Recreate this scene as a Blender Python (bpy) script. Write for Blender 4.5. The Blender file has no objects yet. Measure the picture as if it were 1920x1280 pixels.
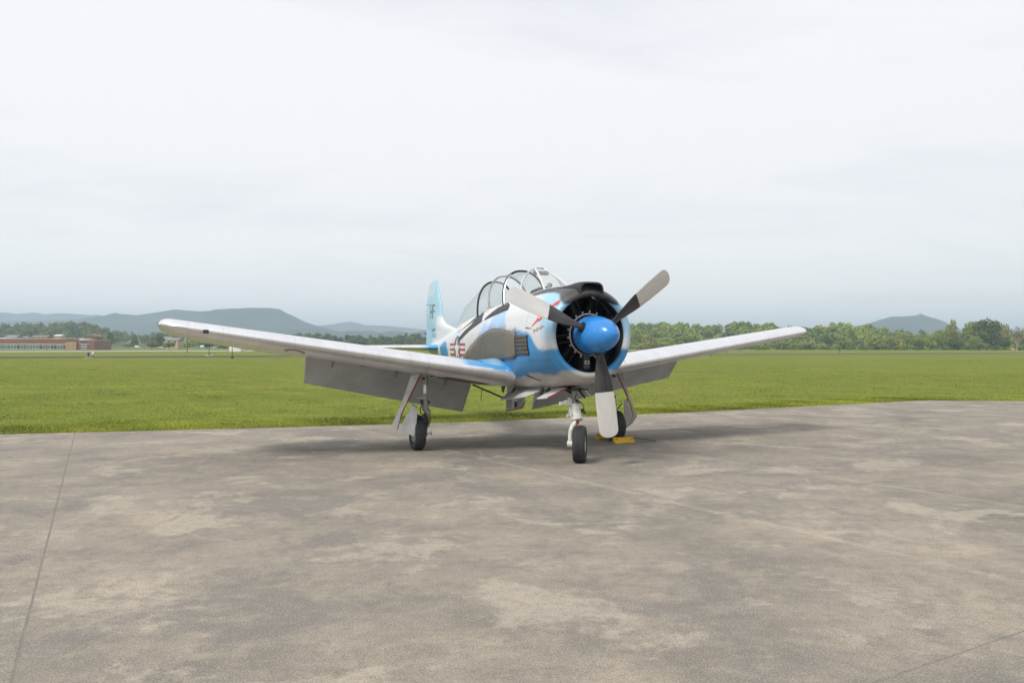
import bpy, bmesh, math, random
import numpy as np
from mathutils import Matrix, Vector

scene = bpy.context.scene
COL = scene.collection
R = math.radians

# ------------------------------------------------------------------ camera
FPX, CAM_H = 1502.2, 1.807            # focal length in pixels of a 1920 px wide frame, eye height
PITCH, ROLL = math.atan(9.13 / FPX), 0.0014
cam_d = bpy.data.cameras.new('camera')
cam_d.sensor_fit = 'HORIZONTAL'
cam_d.sensor_width = 36.0
cam_d.lens = FPX / 1920 * 36.0
cam_d.clip_start, cam_d.clip_end = 0.1, 40000
cam = bpy.data.objects.new('camera', cam_d)
COL.objects.link(cam)
cam.matrix_world = Matrix.Translation((0, 0, CAM_H)) @ Matrix.Rotation(R(90) + PITCH, 4, 'X') @ Matrix.Rotation(ROLL, 4, 'Z')
scene.camera = cam

# ------------------------------------------------------------------ sky, sun, exposure
SUN_EL, SUN_AZ = 48.0, 222.0          # compass-like azimuth measured from +Y towards +X (sun behind the camera, to the left)
world = bpy.data.worlds.new('World')
scene.world = world
world.use_nodes = True
wn, wl = world.node_tree.nodes, world.node_tree.links
wn.clear()


def wnode(t, **kw):
    n = wn.new(t)
    for k, v in kw.items():
        setattr(n, k, v)
    return n


w_out = wnode('ShaderNodeOutputWorld')
w_sky = wnode('ShaderNodeTexSky', sky_type='NISHITA', sun_disc=False)
w_sky.sun_elevation, w_sky.sun_rotation = R(SUN_EL), R(SUN_AZ)
w_sky.air_density, w_sky.dust_density, w_sky.ozone_density, w_sky.altitude = 1.0, 2.0, 1.0, 300
w_bg = wnode('ShaderNodeBackground')
w_bg.inputs['Strength'].default_value = 0.10
w_tc = wnode('ShaderNodeTexCoord')
# thin high overcast: wide veils of cloud stretched along the horizon
w_sep = wnode('ShaderNodeSeparateXYZ')
wl.new(w_tc.outputs['Generated'], w_sep.inputs[0])
w_zc = wnode('ShaderNodeMath', operation='MAXIMUM')
wl.new(w_sep.outputs['Z'], w_zc.inputs[0]); w_zc.inputs[1].default_value = 0.0
w_den = wnode('ShaderNodeMath', operation='ADD')
wl.new(w_zc.outputs[0], w_den.inputs[0]); w_den.inputs[1].default_value = 0.16
w_px = wnode('ShaderNodeMath', operation='DIVIDE'); wl.new(w_sep.outputs['X'], w_px.inputs[0]); wl.new(w_den.outputs[0], w_px.inputs[1])
w_py = wnode('ShaderNodeMath', operation='DIVIDE'); wl.new(w_sep.outputs['Y'], w_py.inputs[0]); wl.new(w_den.outputs[0], w_py.inputs[1])
w_cmb = wnode('ShaderNodeCombineXYZ')
wl.new(w_px.outputs[0], w_cmb.inputs[0]); wl.new(w_py.outputs[0], w_cmb.inputs[1])


def wnoise(scale, detail, rough, dist, off):
    m = wnode('ShaderNodeMapping')
    m.inputs['Location'].default_value = off
    m.inputs['Rotation'].default_value = (0, 0, R(-14))
    m.inputs['Scale'].default_value = (0.8, 1.5, 1)
    wl.new(w_cmb.outputs[0], m.inputs[0])
    n = wnode('ShaderNodeTexNoise')
    n.inputs['Scale'].default_value = scale
    n.inputs['Detail'].default_value = detail
    n.inputs['Roughness'].default_value = rough
    n.inputs['Distortion'].default_value = dist
    wl.new(m.outputs[0], n.inputs['Vector'])
    return n


w_n1 = wnoise(0.75, 7, 0.55, 0.5, (3.1, 1.2, 0.7))
w_n2 = wnoise(2.6, 6, 0.6, 0.8, (7.3, 4.1, 2.2))
w_mx = wnode('ShaderNodeMath', operation='MULTIPLY_ADD')
wl.new(w_n2.outputs['Fac'], w_mx.inputs[0]); w_mx.inputs[1].default_value = 0.35
wl.new(w_n1.outputs['Fac'], w_mx.inputs[2])
w_rmp = wnode('ShaderNodeValToRGB')
w_rmp.color_ramp.elements[0].position, w_rmp.color_ramp.elements[0].color = 0.44, (0.80, 0.80, 0.80, 1)
w_rmp.color_ramp.elements[1].position, w_rmp.color_ramp.elements[1].color = 0.70, (1, 1, 1, 1)
wl.new(w_mx.outputs[0], w_rmp.inputs[0])
# cloud veil: pale grey-blue low down, near white overhead (thicker air towards the horizon)
w_cr = wnode('ShaderNodeValToRGB')
ce = w_cr.color_ramp.elements
ce[0].position, ce[0].color = 0.0, (0.850, 0.835, 0.815, 1)
ce[1].position, ce[1].color = 0.36, (0.715, 0.712, 0.735, 1)
e = ce.new(0.06); e.color = (0.785, 0.782, 0.778, 1)
e = ce.new(0.16); e.color = (0.738, 0.735, 0.742, 1)
wl.new(w_zc.outputs[0], w_cr.inputs[0])
w_sc = wnode('ShaderNodeVectorMath', operation='SCALE')
wl.new(w_cr.outputs[0], w_sc.inputs[0]); w_sc.inputs['Scale'].default_value = 10.0
w_mix = wnode('ShaderNodeMix', data_type='RGBA')
wl.new(w_rmp.outputs[0], w_mix.inputs['Factor'])
wl.new(w_sky.outputs[0], w_mix.inputs['A'])
wl.new(w_sc.outputs[0], w_mix.inputs['B'])
wl.new(w_mix.outputs['Result'], w_bg.inputs['Color'])
wl.new(w_bg.outputs[0], w_out.inputs['Surface'])

sun_d = bpy.data.lights.new('sun', 'SUN')
sun_d.energy, sun_d.angle, sun_d.color = 2.2, R(14), (1.0, 0.95, 0.87)
sun = bpy.data.objects.new('sun', sun_d)
COL.objects.link(sun)
az, el = R(SUN_AZ), R(SUN_EL)
to_sun = Vector((math.sin(az) * math.cos(el), math.cos(az) * math.cos(el), math.sin(el)))
sun.rotation_euler = to_sun.to_track_quat('Z', 'Y').to_euler()
sun.location = (-20, -20, 40)

scene.view_settings.view_transform = 'Standard'
scene.view_settings.look = 'None'
scene.view_settings.exposure = 0.45
scene.view_settings.gamma = 1.0
scene.view_settings.use_curve_mapping = False
scene.render.engine = 'CYCLES'
cy = scene.cycles
cy.use_denoising = True
try:
    cy.denoiser = 'OPENIMAGEDENOISE'
except Exception:
    pass
cy.max_bounces, cy.diffuse_bounces, cy.glossy_bounces = 6, 2, 3
cy.use_adaptive_sampling = True
cy.adaptive_threshold = 0.012
cy.transparent_max_bounces, cy.transmission_bounces, cy.volume_bounces = 16, 4, 1
cy.caustics_reflective = cy.caustics_refractive = False
cy.sample_clamp_indirect = 6.0
# ------------------------------------------------------------------ helpers
random.seed(7)
RNG = np.random.default_rng(11)


def tag(o, label=None, cat=None, group=None, kind=None):
    if label: o['label'] = label
    if cat: o['category'] = cat
    if group: o['group'] = group
    if kind: o['kind'] = kind
    return o


def empty(name, loc=(0, 0, 0), rz=0.0, parent=None):
    o = bpy.data.objects.new(name, None)
    COL.objects.link(o)
    o.location, o.rotation_euler = loc, (0, 0, rz)
    o.empty_display_size = 0.2
    if parent: o.parent = parent
    return o


class MB:
    """collects vertices and faces of ONE mesh"""
    def __init__(s):
        s.v, s.f, s.c, s.m = [], [], [], []

    def add(s, vs, fs, col=None, mi=0):
        b = len(s.v)
        s.v += [tuple(map(float, p)) for p in vs]
        s.f += [tuple(b + int(i) for i in f) for f in fs]
        s.m += [mi] * len(fs)
        s.c += [col or (1, 1, 1)] * len(vs)
        return s

    def box(s, c, size, rot=None, col=None, mi=0, taper=1.0):
        hx, hy, hz = size[0] / 2, size[1] / 2, size[2] / 2
        vs = []
        for z in (-1, 1):
            k = taper if z > 0 else 1.0
            for x, y in ((-1, -1), (1, -1), (1, 1), (-1, 1)):
                vs.append(Vector((x * hx * k, y * hy * k, z * hz)))
        if rot is not None: vs = [rot @ p for p in vs]
        vs = [p + Vector(c) for p in vs]
        return s.add(vs, [(3, 2, 1, 0), (4, 5, 6, 7), (0, 1, 5, 4), (1, 2, 6, 5), (2, 3, 7, 6), (3, 0, 4, 7)], col, mi)

    def beam(s, a, b, w, h, up=(0, 0, 1), col=None, mi=0):
        a, b = Vector(a), Vector(b)
        d = (b - a).normalized()
        x = d.cross(Vector(up))
        if x.length < 1e-4: x = d.cross(Vector((1, 0, 0)))
        x.normalize(); y = x.cross(d)
        vs = []
        for p in (a, b):
            for i, j in ((-1, -1), (1, -1), (1, 1), (-1, 1)):
                vs.append(p + x * i * w / 2 + y * j * h / 2)
        return s.add(vs, [(0, 1, 2, 3), (7, 6, 5, 4), (0, 4, 5, 1), (1, 5, 6, 2), (2, 6, 7, 3), (3, 7, 4, 0)], col, mi)

    def tube(s, path, rad, n=12, closed=False, cap=True, col=None, mi=0):
        P = [Vector(p) for p in path]
        k = len(P)
        rad = [rad] * k if not hasattr(rad, '__len__') else rad
        vs, fs = [], []
        prev = None
        for i, p in enumerate(P):
            if closed:
                t = P[(i + 1) % k] - P[i - 1]
            else:
                t = P[min(i + 1, k - 1)] - P[max(i - 1, 0)]
            t.normalize()
            if prev is None:
                ref = Vector((0, 0, 1)) if abs(t.z) < 0.9 else Vector((1, 0, 0))
                x = t.cross(ref).normalized()
            else:
                x = (prev - t * prev.dot(t)).normalized()
            prev = x
            y = t.cross(x)
            for j in range(n):
                a = 2 * math.pi * j / n
                vs.append(p + (x * math.cos(a) + y * math.sin(a)) * rad[i])
        m = k if closed else k - 1
        for i in range(m):
            i2 = (i + 1) % k
            for j in range(n):
                fs.append((i * n + j, i * n + (j + 1) % n, i2 * n + (j + 1) % n, i2 * n + j))
        if cap and not closed:
            fs.append(tuple(range(n - 1, -1, -1)))
            fs.append(tuple((k - 1) * n + j for j in range(n)))
        return s.add(vs, fs, col, mi)

    def lathe(s, prof, c=(0, 0, 0), axis='Z', n=32, col=None, mi=0):
        """prof: list of (radius, position along axis)"""
        vs, fs = [], []
        for r, h in prof:
            for j in range(n):
                a = 2 * math.pi * j / n
                u, v = r * math.cos(a), r * math.sin(a)
                p = {'Z': (u, v, h), 'Y': (u, h, v), 'X': (h, u, v)}[axis]
                vs.append((p[0] + c[0], p[1] + c[1], p[2] + c[2]))
        for i in range(len(prof) - 1):
            for j in range(n):
                q = (i * n + j, i * n + (j + 1) % n, (i + 1) * n + (j + 1) % n, (i + 1) * n + j)
                fs.append(q[::-1] if axis == 'Y' else q)
        return s.add(vs, fs, col, mi)

    def prism(s, poly, thick, col=None, mi=0):
        """poly: list of 3D points in a plane, extruded by vector thick"""
        P = [Vector(p) for p in poly]
        n = len(P); T = Vector(thick)
        vs = P + [p + T for p in P]
        fs = [tuple(range(n - 1, -1, -1)), tuple(range(n, 2 * n))]
        for i in range(n):
            j = (i + 1) % n
            fs.append((i, j, n + j, n + i))
        return s.add(vs, fs, col, mi)

    def grid(s, G, col=None, mi=0, flip=False):
        """G: array (n, m, 3)"""
        n, m = len(G), len(G[0])
        vs = [p for row in G for p in row]
        fs = []
        for i in range(n - 1):
            for j in range(m - 1):
                q = (i * m + j, i * m + j + 1, (i + 1) * m + j + 1, (i + 1) * m + j)
                fs.append(q[::-1] if flip else q)
        return s.add(vs, fs, col, mi)

    def build(s, name, mat, parent=None, smooth=False, color=False, bevel=0.0, recalc=True, angle=40):
        me = bpy.data.meshes.new(name)
        me.from_pydata(s.v, [], s.f)
        mats = mat if isinstance(mat, (list, tuple)) else [mat]
        for mm in mats: me.materials.append(mm)
        if len(mats) > 1: me.polygons.foreach_set('material_index', s.m)
        if recalc:
            bm = bmesh.new(); bm.from_mesh(me)
            bmesh.ops.recalc_face_normals(bm, faces=bm.faces)
            bm.to_mesh(me); bm.free()
        if color:
            ca = me.color_attributes.new('paint', 'FLOAT_COLOR', 'POINT')
            arr = np.ones((len(s.v), 4), np.float32)
            arr[:, :3] = np.array(s.c, np.float32)
            ca.data.foreach_set('color', arr.ravel())
        if smooth:
            me.polygons.foreach_set('use_smooth', [True] * len(me.polygons))
            try: me.set_sharp_from_angle(angle=R(angle))
            except Exception: pass
        me.update()
        o = bpy.data.objects.new(name, me)
        COL.objects.link(o)
        if parent: o.parent = parent
        if bevel:
            b = o.modifiers.new('bevel', 'BEVEL'); b.width = bevel; b.segments = 2; b.limit_method = 'ANGLE'
        return o


def np_mesh(name, verts, faces, mat, parent=None, tint=None, smooth=False):
    """fast mesh from arrays; faces (n,k) all of the same size"""
    me = bpy.data.meshes.new(name)
    nv, nf, k = len(verts), len(faces), faces.shape[1]
    me.vertices.add(nv); me.vertices.foreach_set('co', np.asarray(verts, np.float32).ravel())
    me.loops.add(nf * k); me.loops.foreach_set('vertex_index', np.asarray(faces, np.int32).ravel())
    me.polygons.add(nf)
    me.polygons.foreach_set('loop_start', np.arange(0, nf * k, k, dtype=np.int32))
    if tint is not None:
        ca = me.color_attributes.new('paint', 'FLOAT_COLOR', 'POINT')
        arr = np.ones((nv, 4), np.float32); arr[:, :3] = tint
        ca.data.foreach_set('color', arr.ravel())
    me.update(calc_edges=True)
    if smooth: me.polygons.foreach_set('use_smooth', [True] * nf)
    me.materials.append(mat)
    me.validate()
    if name is None: return me
    o = bpy.data.objects.new(name, me)
    COL.objects.link(o)
    if parent: o.parent = parent
    return o


def at(u, d, z=0.0):
    """point of the landscape d metres ahead in the direction of picture column u (1920 wide)"""
    return Vector(((u - 960) / FPX * d, d, z))


def zof(v, d, u=960):
    """height above the apron that is seen at picture row v when d metres away"""
    hor = 649.13 + ROLL * (u - 960)
    return CAM_H + (hor - v) / FPX * d


# ------------------------------------------------------------------ materials
MATS = {}


class NT:
    def __init__(s, name):
        s.mat = bpy.data.materials.new(name)
        s.mat.use_nodes = True
        s.n, s.l = s.mat.node_tree.nodes, s.mat.node_tree.links
        s.b = s.n['Principled BSDF']
        s.out = s.n['Material Output']
        MATS[name] = s.mat

    def node(s, t, **kw):
        n = s.n.new(t)
        for k, v in kw.items():
            if k.startswith('i_'):
                n.inputs[k[2:].replace('_', ' ')].default_value = v
            else:
                setattr(n, k, v)
        return n

    def coord(s, kind='Object', scale=(1, 1, 1), rot=(0, 0, 0), loc=(0, 0, 0)):
        t = s.node('ShaderNodeTexCoord')
        m = s.node('ShaderNodeMapping')
        m.inputs['Scale'].default_value, m.inputs['Rotation'].default_value, m.inputs['Location'].default_value = scale, rot, loc
        s.l.new(t.outputs[kind], m.inputs[0])
        return m.outputs[0]

    def world(s, scale=(1, 1, 1), rot=(0, 0, 0), loc=(0, 0, 0)):
        g = s.node('ShaderNodeNewGeometry')
        m = s.node('ShaderNodeMapping')
        m.inputs['Scale'].default_value, m.inputs['Rotation'].default_value, m.inputs['Location'].default_value = scale, rot, loc
        s.l.new(g.outputs['Position'], m.inputs[0])
        return m.outputs[0]

    def noise(s, vec, scale, detail=4, rough=0.55, dist=0.0):
        n = s.node('ShaderNodeTexNoise')
        n.inputs['Scale'].default_value, n.inputs['Detail'].default_value = scale, detail
        n.inputs['Roughness'].default_value, n.inputs['Distortion'].default_value = rough, dist
        s.l.new(vec, n.inputs['Vector'])
        return n.outputs['Fac']

    def ramp(s, fac, stops):
        r = s.node('ShaderNodeValToRGB')
        el = r.color_ramp.elements
        while len(el) < len(stops): el.new(0.5)
        for e_, (p, c) in zip(el, stops):
            e_.position = p
            e_.color = (c, c, c, 1) if not hasattr(c, '__len__') else (*c, 1)
        s.l.new(fac, r.inputs[0])
        return r.outputs[0]

    def mix(s, fac, a, b, mode='MIX'):
        m = s.node('ShaderNodeMix', data_type='RGBA', blend_type=mode)
        for sock, v in ((m.inputs['Factor'], fac), (m.inputs['A'], a), (m.inputs['B'], b)):
            if isinstance(v, bpy.types.NodeSocket): s.l.new(v, sock)
            elif hasattr(v, '__len__'): sock.default_value = (*v, 1)
            else: sock.default_value = v
        return m.outputs['Result']

    def math(s, op, a, b=0.0, c=None):
        m = s.node('ShaderNodeMath', operation=op)
        for i, v in enumerate((a, b) if c is None else (a, b, c)):
            if isinstance(v, bpy.types.NodeSocket): s.l.new(v, m.inputs[i])
            else: m.inputs[i].default_value = v
        return m.outputs[0]

    def bump(s, h, strength=0.3, dist=0.01):
        b = s.node('ShaderNodeBump')
        b.inputs['Strength'].default_value, b.inputs['Distance'].default_value = strength, dist
        s.l.new(h, b.inputs['Height'])
        s.l.new(b.outputs[0], s.b.inputs['Normal'])

    def set(s, base=None, rough=None, metal=None, spec=None):
        for nm, v in (('Base Color', base), ('Roughness', rough), ('Metallic', metal), ('Specular IOR Level', spec)):
            if v is None: continue
            if isinstance(v, bpy.types.NodeSocket): s.l.new(v, s.b.inputs[nm])
            elif hasattr(v, '__len__'): s.b.inputs[nm].default_value = (*v, 1)
            else: s.b.inputs[nm].default_value = v
        return s


def simple(name, col, rough=0.5, metal=0.0, spec=0.5, grime=0.18, gscale=6.0, bump=0.0):
    """painted / metal surface with uneven dirt and gloss"""
    t = NT(name)
    v = t.coord('Object')
    n = t.noise(v, gscale, 6, 0.6, 0.3)
    c = t.mix(t.ramp(n, [(0.35, 0.0), (0.75, 1.0)]), tuple(min(1, k * (1 + grime * .25)) for k in col), tuple(k * (1 - grime) for k in col))
    t.set(c, None, metal, spec)
    n2 = t.noise(v, gscale * 2.7, 4)
    t.l.new(t.math('MULTIPLY_ADD', n2, rough * 0.5, rough * 0.75), t.b.inputs['Roughness'])
    if bump: t.bump(t.noise(v, gscale * 8, 3), bump, 0.004)
    return t.mat
# ------------------------------------------------------------------ ground materials
def mat_grass():
    t = NT('grass_turf')
    w = t.world()
    big = t.noise(w, 0.035, 3, 0.5, 0.6)
    mid = t.noise(w, 0.33, 5, 0.6, 0.8)
    fine = t.noise(w, 2.6, 5, 0.65)
    vfine = t.noise(w, 23.0, 3, 0.7)
    c1 = t.ramp(mid, [(0.28, (0.115, 0.158, 0.022)), (0.50, (0.172, 0.214, 0.036)), (0.74, (0.232, 0.248, 0.055))])
    c2 = t.ramp(big, [(0.30, (0.112, 0.160, 0.022)), (0.52, (0.178, 0.214, 0.040)), (0.75, (0.238, 0.236, 0.070))])
    c = t.mix(0.5, c1, c2)
    pt = t.noise(t.world(loc=(5, 2, 9), scale=(1, .8, 1)), 0.75, 5, 0.68, 0.4)
    c = t.mix(t.ramp(pt, [(0.34, 0.75), (0.50, 0.0)]), c, (0.085, 0.130, 0.016))
    c = t.mix(t.ramp(pt, [(0.54, 0.0), (0.68, 0.55)]), c, (0.275, 0.275, 0.068))
    c = t.mix(t.ramp(fine, [(0.30, 0.42), (0.58, 0.0)]), c, (0.080, 0.118, 0.014))
    dry = t.noise(t.world(loc=(31, 7, 3)), 0.16, 4, 0.6, 1.2)
    c = t.mix(t.ramp(dry, [(0.56, 0.0), (0.70, 0.60)]), c, (0.30, 0.245, 0.105))
    c = t.mix(t.ramp(vfine, [(0.35, 0.0), (0.65, 0.35)]), c, (0.23, 0.26, 0.07))
    pt2 = t.noise(t.world(loc=(2, 8, 1)), 2.1, 4, 0.7, 0.3)
    c = t.mix(t.ramp(pt2, [(0.36, 0.60), (0.50, 0.0)]), c, (0.085, 0.135, 0.018))
    mow = t.noise(t.world(rot=(0, 0, R(-24)), scale=(.03, .42, 1)), 1.0, 3, 0.5)
    c = t.mix(t.ramp(mow, [(0.42, 0.35), (0.56, 0.0)]), c, (0.105, 0.150, 0.020))
    c = t.mix(1.0, c, (0.94, 0.90, 0.56), 'MULTIPLY')
    t.set(c, 0.9, 0.0, 0.15)
    t.bump(t.mix(0.5, fine, vfine), 0.5, 0.05)
    return t.mat


def mat_blade():
    t = NT('grass_blade')
    a = t.node('ShaderNodeAttribute', attribute_name='paint')
    t.set(a.outputs['Color'], 0.75, 0.0, 0.2)
    t.b.inputs['Subsurface Weight'].default_value = 0.0
    tr = t.node('ShaderNodeBsdfTranslucent')
    t.l.new(a.outputs['Color'], tr.inputs['Color'])
    m = t.node('ShaderNodeMixShader'); m.inputs[0].default_value = 0.35
    t.l.new(t.b.outputs[0], m.inputs[1]); t.l.new(tr.outputs[0], m.inputs[2])
    t.l.new(m.outputs[0], t.out.inputs[0])
    return t.mat


def mat_concrete():
    t = NT('weathered_concrete')
    w = t.world()
    oi = t.node('ShaderNodeObjectInfo')
    big = t.noise(w, 0.42, 5, 0.66, 0.25)
    mid = t.noise(t.world(loc=(11, 4, 0)), 1.7, 5, 0.70, 0.2)
    c = t.ramp(big, [(0.30, (0.185, 0.176, 0.160)), (0.44, (0.295, 0.274, 0.238)), (0.56, (0.365, 0.334, 0.281)), (0.70, (0.505, 0.452, 0.366))])
    c = t.mix(t.ramp(mid, [(0.38, 0.50), (0.50, 0.0)]), c, (0.205, 0.196, 0.178))
    warm = t.noise(t.world(loc=(3, 19, 0)), 1.15, 5, 0.66, 0.3)
    c = t.mix(t.ramp(warm, [(0.55, 0.0), (0.68, 0.55)]), c, (0.49, 0.435, 0.345))
    # worn streaks left by sweeping and tyres
    st = t.noise(t.world(rot=(0, 0, R(-20)), scale=(0.55, 1.5, 1)), 1.2, 5, 0.72, 0.1)
    c = t.mix(t.ramp(st, [(0.38, 0.28), (0.50, 0.0)]), c, (0.205, 0.197, 0.180))
    c = t.mix(t.ramp(st, [(0.60, 0.0), (0.70, 0.25)]), c, (0.53, 0.475, 0.38))
    # pale worn patches with ragged edges
    wp = t.noise(t.world(loc=(77, 13, 0)), 0.62, 7, 0.72, 0.35)
    c = t.mix(t.ramp(wp, [(0.545, 0.0), (0.595, 0.62)]), c, (0.53, 0.485, 0.405))
    wq_ = t.noise(t.world(loc=(21, 43, 0)), 0.55, 7, 0.70, 0.3)
    c = t.mix(t.ramp(wq_, [(0.40, 0.75), (0.455, 0.0)]), c, (0.215, 0.210, 0.200))
    # oil and rubber stains
    oil = t.noise(t.world(loc=(51, 8, 0)), 0.40, 4, 0.6, 0.4)
    c = t.mix(t.ramp(oil, [(0.64, 0.0), (0.76, 0.40)]), c, (0.15, 0.145, 0.135))
    # exposed aggregate and pitting
    vo = t.node('ShaderNodeTexVoronoi'); vo.inputs['Scale'].default_value = 75
    t.l.new(w, vo.inputs['Vector'])
    sp = t.noise(w, 85, 3, 0.8)
    sp2 = t.noise(t.world(loc=(9, 9, 0)), 9, 6, 0.75)
    c = t.mix(t.ramp(sp2, [(0.38, 0.35), (0.52, 0.0)]), c, (0.185, 0.176, 0.158))
    c = t.mix(t.ramp(sp2, [(0.55, 0.0), (0.68, 0.30)]), c, (0.54, 0.49, 0.40))
    c = t.mix(t.ramp(sp, [(0.36, 0.70), (0.50, 0.0)]), c, (0.13, 0.122, 0.108))
    c = t.mix(t.ramp(sp, [(0.54, 0.0), (0.68, 0.60)]), c, (0.60, 0.545, 0.455))
    # PALE_BAND: worn, bleached edges beside the two long joints on the right
    sw = t.node('ShaderNodeSeparateXYZ'); t.l.new(w, sw.inputs[0])
    jn = t.noise(t.world(loc=(4, 4, 0)), 1.6, 5, 0.75)
    for x9, sl in ((2.05, -.6456), (5.84, -.662)):
        L_ = math.sqrt(1 + sl * sl)
        dj = t.math('DIVIDE', t.math('SUBTRACT', t.math('SUBTRACT', sw.outputs['X'], x9), t.math('MULTIPLY', t.math('SUBTRACT', sw.outputs['Y'], 9.0), sl)), L_)
        dj = t.math('ABSOLUTE', t.math('ADD', dj, -0.03))
        band = t.math('MULTIPLY', t.ramp(dj, [(0.02, 1.0), (0.10, 0.0)]), t.ramp(jn, [(0.40, 0.25), (0.58, 1.0)]))
        c = t.mix(t.math('MULTIPLY', band, 0.30), c, (0.56, 0.515, 0.44))
    # hairline cracks, pale with efflorescence
    ck = t.node('ShaderNodeTexVoronoi', feature='DISTANCE_TO_EDGE'); ck.inputs['Scale'].default_value = 0.17
    wob = t.node('ShaderNodeVectorMath', operation='ADD')
    nz = t.node('ShaderNodeTexNoise'); nz.inputs['Scale'].default_value = 0.9; nz.inputs['Detail'].default_value = 6
    t.l.new(w, nz.inputs['Vector'])
    t.l.new(w, wob.inputs[0]); t.l.new(nz.outputs['Color'], wob.inputs[1])
    t.l.new(wob.outputs[0], ck.inputs['Vector'])
    ckm = t.math('MULTIPLY', t.ramp(ck.outputs['Distance'], [(0.0, 1.0), (0.0035, 0.0)]), t.ramp(t.noise(w, 0.5, 3), [(0.50, 0.0), (0.60, 1.0)]))
    c = t.mix(t.math('MULTIPLY', ckm, 0.35), c, (0.56, 0.53, 0.47))
    v = t.math('MULTIPLY_ADD', oi.outputs['Random'], 0.10, 0.95)
    hs = t.node('ShaderNodeHueSaturation'); t.l.new(c, hs.inputs['Color']); t.l.new(v, hs.inputs['Value'])
    cc = t.mix(1.0, hs.outputs[0], (0.815, 0.79, 0.765), 'MULTIPLY')
    t.set(cc, 0.88, 0.0, 0.25)
    hgt = t.mix(0.4, sp, vo.outputs['Distance'])
    t.bump(hgt, 0.35, 0.004)
    return t.mat


def mat_road(name, col, k=0.25):
    t = NT(name)
    w = t.world()
    n = t.noise(w, 0.25, 5, 0.6)
    c = t.mix(t.ramp(n, [(0.3, 0.0), (0.7, 1.0)]), tuple(x * (1 - k) for x in col), tuple(x * (1 + k) for x in col))
    t.set(c, 0.9, 0.0, 0.2)
    t.bump(t.noise(w, 30, 3), 0.3, 0.01)
    return t.mat


M_TURF, M_BLADE, M_CONC = mat_grass(), mat_blade(), mat_concrete()
M_SEAL = simple('joint_sealant', (0.19, 0.178, 0.155), 0.9, gscale=3)
M_ASPH, M_RUNW = mat_road('taxiway_asphalt', (0.075, 0.072, 0.072)), mat_road('runway_concrete', (0.46, 0.45, 0.425))

# ------------------------------------------------------------------ ground sheet to the horizon
mb = MB()
rings = [3, 8, 15, 22, 30, 40, 55, 75, 100, 140, 200, 300, 450, 700, 1100, 1800, 3000, 5000, 8200]
NA = 96
vs = [(0, 0, -0.03)]
for r in rings:
    for j in range(NA):
        a = 2 * math.pi * j / NA
        vs.append((r * math.cos(a), r * math.sin(a), -0.03))
fs = [(0, 1 + j, 1 + (j + 1) % NA) for j in range(NA)]
for i in range(len(rings) - 1):
    for j in range(NA):
        a, b = 1 + i * NA + j, 1 + i * NA + (j + 1) % NA
        fs.append((a, a + NA, b + NA, b))
mb.add(vs, fs)
tag(mb.build('ground', M_TURF), 'green grass field of the airport around the apron', 'ground', kind='structure')

# ------------------------------------------------------------------ apron: separate concrete slabs with open joints
EDGE = [(-80, 0.5), (-40, 9.0), (-22, 13.35), (-10.44, 16.35), (-4.77, 17.94), (-0.77, 19.27), (4.69, 22.01), (10.2, 25.05), (13.2, 26.75),
        (14.25, 27.28), (14.9, 27.10), (17.1, 26.75), (24, 25.6), (45, 22.2), (80, 16.5)]
APRON = EDGE + [(80, -28), (-80, -28)]


def edge_y(x):
    return float(np.interp(x, [p[0] for p in EDGE], [p[1] for p in EDGE]))


def clip(poly, n, c):
    """keep the side n.p <= c"""
    out = []
    for i in range(len(poly)):
        p, q = poly[i], poly[(i + 1) % len(poly)]
        dp, dq = n[0] * p[0] + n[1] * p[1] - c, n[0] * q[0] + n[1] * q[1] - c
        if dp <= 0: out.append(p)
        if (dp < 0 < dq) or (dq < 0 < dp):
            t = dp / (dp - dq)
            out.append((p[0] + t * (q[0] - p[0]), p[1] + t * (q[1] - p[1])))
    return out


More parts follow.
